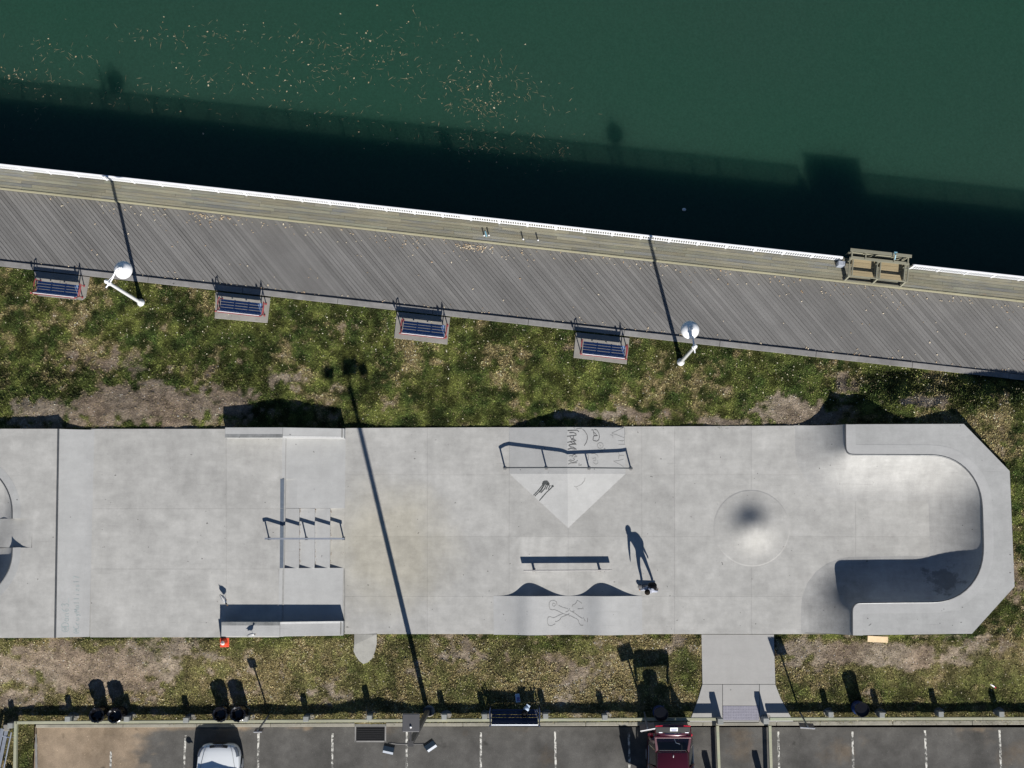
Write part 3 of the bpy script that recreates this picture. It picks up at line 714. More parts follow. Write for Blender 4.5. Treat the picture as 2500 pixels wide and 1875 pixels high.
qp_sheet(upA, PL, S, 1.85, -1, M['bowl'], wb); qp_sheet(dnA, PL, S, 1.85, -1, M['bowl'], wb)
fl = [P(-420, 1100, S-.01), P(30, 1100, S-.01), P(30, 1500, S-.01), P(-420, 1500, S-.01)]
obj('bowl_floor', MB().add(fl, [(3, 2, 1, 0)]), M['slab'], wb)
ribbon(upA, PL, -.35, -1, M['deck_top'], wb, 'cap_strip'); ribbon(dnA, PL, -.35, -1, M['deck_top'], wb, 'cap_strip')
for pth_ in (upA, dnA):
    obj('coping', MB().tube([P(x, y, PL-.012) for x, y in pth_], .035, 8), M['coping'], wb, smooth=True)
xn = [78, 68, 58, 48, 38, 28, 18, 8, -5, -20, -40]
prf = [(PX(x, PL-.35*((78-x)/52)**2), max(PL-.34*((78-x)/52)**2, S-.05)) for x in xn]
prf = prf+[(prf[-1][0], -.2), (prf[0][0], -.2)]
obj('roll_in', MB().xprism(prf, PY(1266, PL), PY(1337, PL)), M['slab'], wb, smooth=True)
obj('coping', MB().tube([P(142.5, 1047, PL-.01), P(134.5, 1557, PL-.01)], .045, 8), M['coping'], wb, smooth=True)
wq = thing('quarter_pipe', 'shallow concrete quarter pipe with steel coping and teal tags, below the west platform', 'ramp')
a0, a1 = P(142, 1047, PL), P(134, 1557, PL); f0, f1 = P(231, 1047, U), P(218, 1556, U)
rows = []
for k in range(15):
    s_ = k/14; zz = U+.004+(PL-U)*(1-s_)**2*(1-.15*s_*(1-s_))
    rows.append([Vector((a0.x+(f0.x-a0.x)*s_, a0.y, zz)), Vector((a1.x+(f1.x-a1.x)*s_, a1.y, zz))])
def bank_z(x, y):
    t_ = (y-a0.y)/(a1.y-a0.y); xa_, xb_ = a0.x+(a1.x-a0.x)*t_, f0.x+(f1.x-f0.x)*t_; s_ = min(max((x-xa_)/(xb_-xa_), 0), 1)
    return U+.004+(PL-U)*(1-s_)**2*(1-.15*s_*(1-s_))
obj('transition', MB().grid([[r_[0], r_[0].lerp(r_[1], .333), r_[0].lerp(r_[1], .666), r_[1]] for r_ in rows]), M['trowel'], wq, smooth=True, fix=False)
for e in (0, 1):
    side = [r_[e] for r_ in rows]; obj('side_wall', MB().add(side+[Vector((side[-1].x, side[-1].y, -.2)), Vector((side[0].x, side[0].y, -.2))], [tuple(range(len(side)+2))]), M['trowel'], wq)
# ---------------------------------------------------------------- east bowl
eb = thing('skate_bowl', 'large horseshoe-shaped concrete quarter pipe with a raised deck at the east end', 'bowl')
cp = [(2064, 1036), (2064, 1060), (2064.5, 1094)]+arc(2080, 1095, 15.5, 180, 90, 6)+[(2120, 1111), (2200, 1111)]
cp = [(2064, 1036), (2064, 1065), (2064.5, 1094)]+[(2080+15.5*math.cos(R(a)), 1095+15.5*math.sin(R(a))) for a in (165, 145, 125, 105, 92)]+[(2120, 1110.5), (2200, 1110.8), (2275, 1111)]
cp += [(2278+120*math.cos(R(a)), 1237+126*math.sin(R(a))) for a in range(-84, 1, 7)]
cp += [(2399, 1265), (2400, 1300), (2401, 1335)]
cp += [(2283+118*math.cos(R(a)), 1346+125*math.sin(R(a))) for a in range(2, 91, 8)]
cp += [(2200, 1471.5), (2096, 1473)]+[(2096+15*math.cos(R(a)), 1488+15*math.sin(R(a))) for a in (262, 245, 225, 205, 190)]+[(2080.5, 1490), (2080.7, 1520), (2081, 1551)]
# resample a little denser and smoother
den = []
for i in range(len(cp)-1):
    a, b_ = cp[i], cp[i+1]; k = max(1, int(math.dist(a, b_)/9))
    for j in range(k): den.append((a[0]+(b_[0]-a[0])*j/k, a[1]+(b_[1]-a[1])*j/k))
den.append(cp[-1])
for _ in range(2):
    den = [den[0]]+[((den[i-1][0]+2*den[i][0]+den[i+1][0])/4, (den[i-1][1]+2*den[i][1]+den[i+1][1])/4) for i in range(1, len(den)-1)]+[den[-1]]
QD = 1.92; SIDE = -1
qp_sheet(den, BK, S+.002, QD, SIDE, M['bowl'], eb, 18)
outer = [(2064, 1036), (2353, 1035), (2465, 1150), (2477, 1432), (2373, 1547), (2081, 1551)]
poly = outer+den[::-1][1:-1]
q = [P(x, y, BK) for x, y in poly]
obj('platform', MB().prism([(p.x, p.y) for p in q], -.4, BK), M['deck_top'], eb)
ribbon(den, BK, -.42, SIDE, M['trowel'], eb, 'cap_strip')
obj('coping', MB().tube([P(x, y, BK-.012) for x, y in den], .034, 8), M['coping'], eb, smooth=True)
for yy in (1036, 1551):                       # closing walls at the open ends of the transition
    r_ = (QD**2+1.15**2)/(2*1.15); e = []
    x1 = P(2064 if yy < 1200 else 2081, yy, BK); 
    for i in range(15):
        q_ = QD*i/14; e.append(Vector((x1.x-q_, x1.y+(.002 if yy < 1200 else -.002), S+r_-math.sqrt(max(0, r_*r_-(QD-q_)**2)))))
    obj('end_wall', MB().add(e+[Vector((e[-1].x, e[-1].y, -.3)), Vector((e[0].x, e[0].y, -.3))], [tuple(range(17))]), M['bowl'], eb)
# ---------------------------------------------------------------- volcano
vc = thing('concrete_mound', 'round volcano-shaped concrete mound in the floor, west of the bowl', 'mound', P(1835, 1289, S))
Rv, Hv = 1.64, .52
pr = []
for i in range(33):
    r_ = Rv*(1-i/32); s_ = 1-r_/Rv; k = 1-math.sqrt((r_/Rv)**2+.012)+.006; pr.append((max(r_, .002), Hv*(math.exp(-(r_/Rv/.46)**2)-.0088)+.003))
pr[0] = (Rv, -.02)
obj('mound_surface', MB().lathe(pr, (0, 0, 0), 72), M['slab'], vc, smooth=True)
# ---------------------------------------------------------------- pyramid (gable over half a hip)
HP = .50
W0, W1, Rr0, Rr1, Ee0, Ee1, Ap = P(1243, 1044, S), P(1244, 1157, S), P(1385, 1043, S+HP), P(1385.5, 1157, S+HP), P(1525, 1044, S), P(1527, 1157, S), P(1387, 1289, S)
for v_ in (W0, W1, Ee0, Ee1, Ap): v_.z = S+.004
for v_ in (Rr0, Rr1): v_.z = S+HP
py_t = thing('concrete_pyramid', 'low concrete pyramid with a ridge and black scribbles, at the north edge of the slab', 'ramp')
for fc, mt in (((W0, W1, Rr1, Rr0), 'trowel'), ((Rr0, Rr1, Ee1, Ee0), 'trowel'), ((W1, Ap, Rr1), 'trowel'), ((Rr1, Ap, Ee1), 'trowel')):
    obj('ramp_face', MB().add(fc, [tuple(range(len(fc)))]), M[mt], py_t)
obj('end_wall', MB().add([W0, Rr0, Ee0, Vector((Ee0.x, Ee0.y, -.4)), Vector((W0.x, W0.y, -.4))], [(0, 1, 2, 3, 4)]), M['trowel'], py_t)
def roof_z(x, y):
    if y >= W1.y:
        if x < Rr0.x: return S+.004+HP*max(0, (x-W0.x)/(Rr0.x-W0.x))
        return S+.004+HP*max(0, (Ee0.x-x)/(Ee0.x-Rr0.x))
    t_ = (y-Ap.y)/(W1.y-Ap.y)
    if t_ <= 0: return S
    half = (Rr1.x-W1.x) if x < Rr1.x else (Ee1.x-Rr1.x)
    # plane through base corner, apex of the hip base and ridge end
    return S+.004+HP*max(0, t_-abs(x-Rr1.x)/half)
# ---------------------------------------------------------------- roller (two humps)
WV = [(1205, 0), (1218, .0), (1236, .018), (1250, .06), (1264, .14), (1276, .25), (1286, .33), (1297, .37), (1308, .36), (1320, .30), (1335, .205), (1352, .10), (1368, .03), (1382, .002), (1392, .001),
      (1404, .012), (1420, .05), (1436, .14), (1449, .25), (1460, .33), (1472, .37), (1484, .36), (1497, .30), (1512, .21), (1528, .11), (1545, .035), (1562, .002), (1568, 0)]
wx = np.array([PX(a, S, 1480) for a, _ in WV]); wz = np.array([b_ for _, b_ in WV])
def wave_z(x, y): return S+.004+float(np.interp(x, wxf, wzf))
wxf = np.linspace(wx[0], wx[-1], 120); wzf = np.interp(wxf, wx, wz); ker = np.array([1, 4, 6, 4, 1])/16.
for _ in range(3): wzf = np.convolve(np.pad(wzf, 2, mode='edge'), ker, 'valid')
ro = thing('skate_roller', 'double-hump concrete roller with a drawn crossbones, on the parking edge of the slab', 'ramp')
yA, yB = PY(1455, S), PY(1549.5, S)
rows = [[Vector((x, yA, S+.004+z)), Vector((x, yB, S+.004+z))] for x, z in zip(wxf, wzf)]
obj('roller_surface', MB().grid(rows), M['trowel'], ro, smooth=True, fix=True)
for yy, nm in ((yA+.001, 'end_wall'), (yB-.001, 'end_wall')):
    e = [Vector((x, yy, S+.004+z)) for x, z in zip(wxf, wzf)]
    obj(nm, MB().add(e+[Vector((e[-1].x, yy, -.3)), Vector((e[0].x, yy, -.3))], [tuple(range(len(e)+2))]), M['trowel'], ro)
# ---------------------------------------------------------------- rails
pr_ = thing('grind_rail', 'kinked dark steel rail running over the ridge of the pyramid', 'rail', (0, 0, 0))
zz = lambda x: roof_z(x, W1.y+.2)
pts = [(1231, 1142), (1243, 1142), (1385, 1140), (1526, 1142.5), (1542, 1143)]
b3 = [P(x, y+1.5, S) for x, y in pts]; rl = []
xL, xR_ = b3[0].x, b3[-1].x
for i in range(41):
    x = xL+(xR_-xL)*i/40; y = b3[0].y+(b3[-1].y-b3[0].y)*i/40; z = S+float(np.interp(x, [b3[0].x, b3[1].x+.05, b3[2].x, b3[3].x, b3[4].x], [.58, .68, HP+.46, .56, .54])); rl.append(Vector((x, y, z)))
for _ in range(1): rl = [rl[0]]+[Vector((rl[i].x, rl[i].y, (rl[i-1].z+2*rl[i].z+rl[i+1].z)/4)) for i in range(1, 40)]+[rl[-1]]
bar = MB()
for i in range(40): bar.beam(rl[i], rl[i+1], .05, .075)
obj('rail_bar', bar, M['railm'], pr_)
for px in (1233, 1334, 1437, 1540):
    x = PX(px, S, 1143); i = min(40, max(0, round((x-xL)/(xR_-xL)*40))); zb = max(S, zz(x))
    p_ = obj('rail_post', MB().beam((x, rl[i].y, zb-.02), (x, rl[i].y, rl[i].z-.02), .055, .055), M['railm'], pr_)
    obj('foot_plate', MB().lathe([(.08, 0), (.08, .012), (.05, .014)], (x, rl[i].y, zb+.004), 12), M['rail_light'], p_)
fr = thing('flat_rail', 'low flat steel rail on two posts, above the double-hump roller', 'rail')
a, b_ = P(1278, 1392.5, S), P(1493, 1391.5, S)
obj('rail_bar', MB().beam((a.x, a.y, S+.29), (b_.x, b_.y, S+.29), .05, .16), M['rail_light'], fr, bev=.006)
for px in (1304, 1464):
    c_ = P(px, 1392, S); p_ = obj('rail_post', MB().beam((c_.x, c_.y, S-.02), (c_.x, c_.y, S+.215), .09, .05), M['rail_light'], fr)
    obj('foot_plate', MB().box((c_.x, c_.y, S+.006), (.13, .13, .012)), M['rail_light'], p_)
hr = thing('stair_rail', 'thin steel handrail down the middle of the stairs', 'rail')
ry = PY(1315, S+.3); hp = [(PX(651, U+.5), U+.52), (PX(690, U+.5), U+.52)]
hp = [Vector((PX(652, U, 1315), ry, U+.52)), Vector((PX(662, U, 1315), ry, U+.545)), Vector((PX(834, S, 1315), ry, S+.50)), Vector((PX(844, S, 1315), ry, S+.46))]
hb = MB()
for i in range(3): hb.beam(hp[i], hp[i+1], .075, .06)
obj('rail_bar', hb, M['alu'], hr)
for px, zb, zt_ in ((657, U, U+.53), (748, U-2*RS, U+.23), (839, S, S+.48)):
    x = PX(px, zb, 1315); p_ = obj('rail_post', MB().beam((x, ry, zb-.02), (x, ry, zt_), .05, .05), M['railm'], hr)
    obj('foot_plate', MB().box((x, ry, zb+.007), (.12, .12, .012)), M['railm'], p_)
# ---------------------------------------------------------------- drawn tags on the concrete
def surf(px, py, zf):
    z = S
    for _ in range(5): q = P(px, py, z); z = zf(q.x, q.y)
    return P(px, py, z)
def strokes(lines, wd, zf, mt, parent, name='tag_mark', lift=.006):
    mb = MB()
    for ln in lines:
        pts = []
        for i in range(len(ln)-1):
            a, b_ = ln[i], ln[i+1]; k = max(1, int(math.dist(a, b_)/3))
            pts += [(a[0]+(b_[0]-a[0])*j/k, a[1]+(b_[1]-a[1])*j/k) for j in range(k)]
        pts.append(ln[-1])
        q = [surf(x, y, zf) for x, y in pts]; rows = []
        for i, p_ in enumerate(q):
            d = q[min(i+1, len(q)-1)]-q[max(i-1, 0)]; d.z = 0
            if d.length < 1e-6: d = Vector((1, 0, 0))
            d.normalize(); n_ = Vector((-d.y, d.x, 0))*wd/2*(.75+.5*random.random())
            rows.append([Vector((p_.x-n_.x, p_.y-n_.y, zf(p_.x-n_.x, p_.y-n_.y)+lift)), Vector((p_.x+n_.x, p_.y+n_.y, zf(p_.x+n_.x, p_.y+n_.y)+lift))])
        mb.grid(rows)
    return obj(name, mb, mt, parent, fix=False)
g6 = lambda L_, ox=1360, oy=1030, s_=11.06: [[(ox+x/s_, oy+y/s_) for x, y in l] for l in L_]
strokes(g6([[(285, 240), (420, 232), (545, 228), (590, 268)], [(335, 295), (440, 290), (510, 320), (520, 365)], [(275, 395), (380, 380), (450, 375), (515, 360)], [(350, 400), (400, 470), (440, 440), (450, 390)],
            [(380, 480), (460, 470), (515, 510), (440, 525)], [(280, 560), (370, 535), (470, 515)], [(360, 540), (430, 590), (520, 610), (440, 530)], [(320, 625), (420, 610), (500, 600)], [(315, 635), (370, 680), (440, 690), (505, 725)],
            [(290, 745), (370, 720), (450, 735), (530, 742)]]), .035, roof_z, M['marker'], py_t)
strokes(g6([[(690, 200), (760, 265), (815, 360), (820, 450), (795, 550), (735, 645)], [(930, 225), (975, 215), (985, 280), (1000, 370), (1080, 375), (1040, 320), (985, 280)], [(1010, 205), (1080, 225), (1130, 310), (1145, 400), (1130, 480), (1080, 525), (1000, 510), (970, 490), (985, 390), (1100, 370)]]),
        .028, roof_z, M['marker'], py_t)
strokes(g6([[(310, 1060), (370, 1035), (440, 1055), (480, 1010), (430, 985)], [(300, 1150), (380, 1115), (470, 1110), (545, 1110)], [(320, 930), (400, 915), (470, 880), (540, 935), (450, 960)], [(400, 960), (440, 900), (500, 860)], [(600, 1120), (590, 1180), (670, 1165)],
            [(350, 1060), (420, 1110), (520, 1075), (560, 1040)]]), .03, roof_z, M['marker_pale'], py_t)
strokes(g6([[(1800, 155), (1680, 210), (1560, 270), (1480, 300)], [(1480, 320), (1600, 345), (1700, 385), (1810, 430)], [(1820, 170), (1832, 300), (1820, 420), (1815, 510), (1830, 620)], [(1650, 510), (1810, 510)], [(1660, 610), (1820, 605)],
            [(1520, 1060), (1650, 1050), (1790, 1010)], [(1540, 1070), (1700, 1150), (1810, 1225)], [(1640, 800), (1680, 880), (1660, 1000)], [(1690, 905), (1810, 905)], [(930, 860), (1000, 850), (1090, 900), (1110, 960)], [(960, 1000), (1040, 960), (1050, 1040), (980, 1050)],
            [(1090, 1040), (1110, 1100), (1050, 1150), (980, 1090)], [(790, 850), (840, 900), (850, 980), (840, 1050)], [(1440, 350), (1510, 370), (1505, 430)]]), .022, roof_z, M['marker_pale'], py_t)
ring = lambda cx, cy, r_, n=14: [(cx+r_*math.cos(6.2832*i/n), cy+r_*math.sin(6.2832*i/n)) for i in range(n+1)]
strokes(g6([ring(1168, 640, 80), ring(1195, 790, 30), [(1150, 620), (1180, 660)], [(450, 150), (480, 185)], [(520, 190), (600, 180), (660, 185)], [(640, 150), (665, 185)], [(880, 150), (905, 155)]]), .022, roof_z, M['marker_pale'], py_t)
g3 = lambda L_: [[(1180+x/4.81, 1000+y/4.81) for x, y in l] for l in L_]
for w_, L_ in ((.09, [[(700, 860), (720, 845), (745, 845), (770, 875)], [(690, 875), (730, 868), (775, 885)], [(800, 905), (825, 895)]]), (.035, [[(700, 880), (650, 945), (590, 1008)], [(712, 885), (670, 950), (605, 1018)], [(740, 880), (720, 930), (675, 980)], [(760, 885), (735, 940)], [(815, 905), (740, 975), (658, 1070)], [(785, 890), (760, 940)], [(720, 880), (690, 935), (660, 975)]])):
    strokes(g3(L_), w_, roof_z, M['black_paint'], py_t, 'paint_run')
strokes(g3([[(1195, 800), (1185, 840), (1150, 880), (1090, 910), (1065, 900)], [(1095, 920), (1115, 945)]]), .022, roof_z, M['marker_pale'], py_t)
g2 = lambda L_: [[(1320+x/15.8, 1450+y/15.8) for x, y in l] for l in L_]
strokes(g2([[(690, 440), (760, 480), (880, 530), (1000, 560), (1060, 590)], [(540, 610), (660, 660), (800, 730), (940, 790), (1080, 820), (1200, 870), (1300, 925), (1400, 970), (1465, 1040)], [(1120, 640), (1210, 690), (1340, 760), (1460, 860), (1540, 910), (1620, 955)],
            [(1640, 900), (1680, 980), (1720, 1060)], [(1800, 930), (1810, 1010), (1795, 1090)], [(1465, 1040), (1480, 1130), (1540, 1210), (1640, 1215)], [(1210, 500), (1230, 440), (1330, 390), (1380, 330), (1410, 250), (1500, 300), (1590, 370)],
            [(1430, 580), (1550, 575), (1650, 570), (1620, 510)], [(1120, 570), (1080, 650), (960, 710)], [(1110, 760), (1040, 810), (930, 850), (800, 900), (740, 1000), (640, 1060), (560, 1070)], [(1310, 660), (1210, 690)],
            [(860, 760), (700, 830), (560, 900), (480, 920), (360, 880), (290, 900), (260, 1010), (265, 1140), (320, 1220), (420, 1230), (560, 1160)], [(540, 610), (440, 620), (360, 590), (330, 480), (330, 340), (400, 260), (520, 250), (620, 320), (630, 440)], ring(510, 420, 60, 10)]),
        .022, wave_z, M['marker_pale'], ro)
# handle tags on the west quarter pipe, read upwards
FONT = {'@': [[(.7, .35), (.5, .3), (.35, .45), (.45, .65), (.65, .62), (.7, .35), (.9, .35), (.95, .6), (.75, .95), (.3, .95), (.05, .6), (.1, .2), (.4, 0), (.8, .05)]],
        'D': [[(.1, 0), (.1, 1)], [(0, 1), (.5, .98), (.9, .6), (.7, .1), (0, 0)]], 'a': [[(.7, .5), (.35, .55), (.15, .25), (.4, .0), (.7, .2), (.7, .5), (.8, 0)]], 'n': [[(.15, 0), (.15, .5)], [(.15, .4), (.45, .55), (.7, .4), (.7, 0)]],
        '6': [[(.7, .95), (.3, .7), (.15, .3), (.4, 0), (.7, .2), (.5, .45), (.2, .35)]], '3': [[(.15, .85), (.5, 1), (.75, .75), (.4, .52), (.78, .3), (.5, 0), (.1, .12)]], '_': [[(0, 0), (.9, 0)]],
        'C': [[(.85, .85), (.5, 1), (.1, .6), (.2, .15), (.55, 0), (.85, .2)]], 'r': [[(.2, 0), (.2, .5)], [(.2, .35), (.45, .52), (.6, .5)]], 'u': [[(.15, .5), (.2, .1), (.45, 0), (.7, .15), (.7, .5), (.72, 0)]], 'y': [[(.15, .55), (.42, .15)], [(.75, .6), (.3, -.3)]],
        'M': [[(.05, 0), (.15, .85), (.45, .3), (.75, .85), (.85, 0)]], 'o': [ring(.4, .27, .27, 10)], 'l': [[(.3, 0), (.3, .95)]], 'i': [[(.3, 0), (.3, .5)], [(.3, .65), (.3, .7)]], 'z': [[(.1, .5), (.7, .5), (.15, 0), (.75, 0)]], 'x': [[(.1, .5), (.7, 0)], [(.7, .5), (.1, 0)]], '1': [[(.2, .8), (.4, 1), (.4, 0)]], '7': [[(.1, .95), (.75, .95), (.35, 0)]], 's': [[(.65, .5), (.2, .45), (.3, .28), (.6, .2), (.5, 0), (.1, .05)]]}
def text_up(s_, x0, y0, wd, ht, mt):
    L_ = []
    for i, ch in enumerate(s_):
        for l in FONT.get(ch, []): L_.append([(x0-b_*ht, y0-(i+a)*wd) for a, b_ in l])
    strokes(L_, .02, bank_z, mt, wq)
text_up('@Dan63_', 168, 1543, 12.0, 18, M['tag_teal']); text_up('@CruyMollizs17', 193, 1547, 10.2, 14, M['tag_teal'])
# ---------------------------------------------------------------- dark brush marks and a damp stain inside the bowl: stains and painted slope shade, flat on the surface
# ---------------------------------------------------------------- timber fence along the parking lot
FH = .40
def fence(label, beams, posts, extra=None):
    t_ = thing('timber_fence', label, 'fence', (0, 0, 0), 0, 'low timber fences by the parking lot')
    for (xa_, ya_), (xb_, yb_) in beams:
        a, b_ = P(xa_, ya_, FH), P(xb_, yb_, FH); a.z = b_.z = FH-.1
        obj('fence_beam', MB().beam(a, b_, .115, .2), M['fence'], t_, bev=.008)
    for (x, y, h, s_) in posts:
        p_ = P(x, y, h)
        obj('fence_post', MB().box((p_.x, p_.y, h/2-.3), (s_, s_, h+.6)), M['post'], t_, bev=.012)
        if s_ < .25 and 60 < x < 2480:
            o_ = MB(); n = 9; pol = [(p_.x+.06+(.2+.08*random.random())*math.cos(6.283*i/n), p_.y+.03+(.15+.06*random.random())*math.sin(6.283*i/n)) for i in range(n)]
            zg = float(gz(np.array([p_.x]), np.array([p_.y+.2]))[0])
            obj('post_footing', o_.prism(pol, -.4, zg+.015), M['pad'], t_)
    return t_
bl_ = lambda x: 1764.5-4.6*min(1, max(0, (x-34)/870))-3.2*min(1, max(0, (x-900)/600))-2.2*min(1, max(0, (x-1500)/1000))
wp = [(164, 1757), (308, 1757), (453, 1760), (598, 1757), (746, 1757), (901, 1754), (1084, 1752), (1183, 1751), (1332, 1750), (1477, 1753)]
cuts = [38, 290, 600, 900, 1210, 1570, 1750]
fence('long low timber fence with square posts, west of the gate opening', [((a, bl_(a)), (b_-.5, bl_(b_))) for a, b_ in zip(cuts[:-1], cuts[1:])]+[((37.5, 1761), (33, 1990))]+[((1752, 1772), (1760, 1990))],
      [(x, y-1, .62, .21) for x, y in wp]+[(1759.5, 1762, .72, .23)]+[(24, 1772, .62, .21)]+[(1748, 1930, .80, .22), (20, 1930, .62, .21)])
cuts = [1880, 2104, 2400, 2620]
fence('low timber fence with square posts, east of the gate opening', [((a, bl_(a)), (b_-.5, bl_(b_))) for a, b_ in zip(cuts[:-1], cuts[1:])]+[((1880, 1772), (1886, 1990))],
      [(2029, 1745, .62, .21), (2154, 1746, .62, .21), (2298, 1744, .62, .21), (2446, 1744, .62, .21), (2590, 1744, .62, .21), (1871, 1761, .72, .23), (1873, 1930, .80, .22)])
# ---------------------------------------------------------------- storm drain
sd = thing('storm_drain', 'rectangular black iron storm drain grate in the asphalt beside the kerb', 'drain', P(904.5, 1791, ASP))
a, b_ = P(868, 1773, ASP)-sd.location, P(941, 1810, ASP)-sd.location
obj('pit_shade_sheet', MB().box(((a.x+b_.x)/2, (a.y+b_.y)/2, .004), (b_.x-a.x, a.y-b_.y, .006)), M['black'], sd)  # flat black sheet; the shade of the pit is put into its colour
fm = MB(); wv, hv = b_.x-a.x, a.y-b_.y; cx_, cy_ = (a.x+b_.x)/2, (a.y+b_.y)/2
for s_ in (-1, 1): fm.box((cx_+s_*wv/2, cy_, .006), (.06, hv+.06, .03)); 
fm.box((cx_, b_.y, .006), (wv, .06, .03)); obj('drain_frame', fm, M['kerbg'], sd)
for i in range(8): obj('grate_bar', MB().box((cx_, b_.y+hv*(i+.5)/8, .02), (wv-.06, .022, .02)), M['grate'], sd)
gb = MB()
for i in range(13): gb.box((cx_-wv/2+wv*(i+.5)/13, cy_, .012), (.012, hv-.05, .012))
obj('cross_bars', gb, M['grate'], sd)
# ---------------------------------------------------------------- boardwalk benches and their pads
pads = [[(80, 650), (221, 666), (209, 722), (203, 732), (190, 733), (90, 722)], [(526, 703), (661, 720), (653, 788), (524, 777)], [(969, 752), (1100, 768), (1092, 841), (962, 825)], [(1406, 803), (1538, 820), (1530, 889), (1400, 873)]]
pads = [[(82, 661), (219, 676), (209, 726), (200, 733), (92, 722)], [(526, 712), (660, 727), (653, 788), (524, 777)], [(969, 761), (1099, 775), (1092, 841), (962, 825)], [(1406, 811), (1537, 825), (1530, 889), (1400, 873)]]
for pd_ in pads: struct(ppoly(pd_, -.3, .05, M['pad'], 'bench_pad', None, .01))
def make_bench(label, loc, rz, group, Wd=1.78, slat='bench_blue', frame='red_frame', rim='bench_rim', gapback=False):
    t_ = thing('park_bench', label, 'bench', loc, rz, group)
    for i, y in enumerate((-.16, -.045, .07, .185)):
        obj('seat_slat', MB().box((0, y, .45+.006*i), (Wd, .10, .035)), M[slat], t_, bev=.01)
    for i, (y, z) in enumerate(((-.235, .515), (-.278, .65), (-.322, .785))):
        obj('back_slat', MB().box((0, y, z), (Wd, .03, .132), M=Matrix.Rotation(R(18), 3, 'X')), M[slat], t_, bev=.008)
    obj('back_rim', MB().tube([(-Wd/2, -.345, .862), (Wd/2, -.345, .862)], .02, 8), M[rim], t_)
    obj('back_rail', MB().box((0, -.37, .78), (Wd, .02, .14), M=Matrix.Rotation(R(18), 3, 'X')), M[frame], t_)
    for s_ in (-1, 1):
        x = s_*(Wd/2+.055)
        f_ = MB(); f_.tube([(x, -.20, 0), (x, -.22, .42), (x, -.29, .62), (x, -.36, .90)], .022, 8)
        f_.tube([(x, -.29, .62), (x+s_*.02, -.1, .66), (x+s_*.03, .15, .665), (x, .29, .63), (x, .27, .45), (x, .3, 0)], .022, 8)
        f_.tube([(x, -.24, .42), (x, .27, .43)], .022, 8); f_.box((x, -.2, .012), (.07, .09, .02)); f_.box((x, .3, .012), (.07, .09, .02))
        f_.ell((x, -.37, .93), (.045, .045, .07), 8, 6)
        obj('bench_frame', f_, M[frame], t_, smooth=True)
    for x in (-.3, .3): obj('seat_brace', MB().box((x*Wd/1.78, .01, .425), (.05, .5, .02)), M['bench_navy'], t_)
    for x in (-.3, .3): obj('back_brace', MB().box((x*Wd/1.78, -.285, .66), (.05, .02, .4), M=Matrix.Rotation(R(18), 3, 'X')), M['bench_navy'], t_)
    return t_
bgl = 'blue slatted benches on pads along the boardwalk'
bl1 = make_bench('blue slatted bench with red frame, westmost of the four, on a pad with rounded corner', P(150, 709, .05), BW, bgl)
for (px, py, lb) in ((594, 753, 'blue slatted bench with red frame, between the west lamp post and the next bench'), (1037, 806, 'blue slatted bench with red frame, near the shadow of the tall light'), (1473, 856, 'blue slatted bench with red frame, just west of the east lamp post')):
    dup(bl1, P(px, py, .05), BW, lb)
# bench by the parking fence
pb = make_bench('dark navy slatted bench behind the fence, with a cap lying on its seat', P(1257, 1742, 0), 0, None, 1.9, 'bench_navy', 'bench_navy', 'alu')
obj('wide_slat', MB().box((0, -.40, .60), (1.9, .02, .05)), M['alu'], pb)
# ---------------------------------------------------------------- lamp posts on the lawn
def lamp_post(label, loc, ang, HL=5.1):
    t_ = thing('lamp_post', label, 'street lamp', loc, ang, 'white lamp posts along the boardwalk')
    obj('pole_base', MB().lathe([(.165, -.1), (.165, .05), (.14, .10), (.11, .28), (.085, .42), (.07, .5)], n=20), M['white_lamp'], t_, smooth=True)
    obj('pole', MB().tube([(0, 0, .4), (0, 0, 2.4), (0, 0, HL)], [.082, .074, .06], 14), M['white_lamp'], t_, smooth=True)
    obj('pole_cap', MB().lathe([(.065, HL-.01), (.085, HL+.02), (.06, HL+.08), (.02, HL+.16), (.03, HL+.19), (.005, HL+.23)], n=14), M['white_lamp'], t_, smooth=True)
    am = MB(); am.tube([(0, -.22, HL-.42), (0, 0, HL-.42), (0, .25, HL-.33), (0, .5, HL-.1), (0, .66, HL-.03), (0, .74, HL-.1), (0, .75, HL-.28)], .032, 10)
    am.tube([(0, .05, HL-.12), (0, .3, HL-.2), (0, .48, HL-.12)], .018, 8)
    am.lathe([(.09, HL-.48), (.09, HL-.36)], n=14); obj('lamp_arm', am, M['white_lamp'], t_, smooth=True)
    sh = obj('lamp_shade', MB().lathe([(.365, HL-.72), (.372, HL-.70), (.36, HL-.62), (.30, HL-.52), (.21, HL-.44), (.11, HL-.39), (.075, HL-.33), (.06, HL-.26), (.02, HL-.24)], (0, .75, 0), 40), M['white_lamp'], t_, smooth=True)
    obj('lamp_glass', MB().lathe([(.10, HL-.86), (.2, HL-.80), (.26, HL-.73)], (0, .75, 0), 24), M['white'], t_, smooth=True)
    return t_
lamp_post('white lamp post beside the westmost bench, its round shade over the boardwalk kerb', P(344, 739, 0), -R(38))
lamp_post('white lamp post east of the last bench, its shade over the planks', P(1662, 884, 0), R(9))
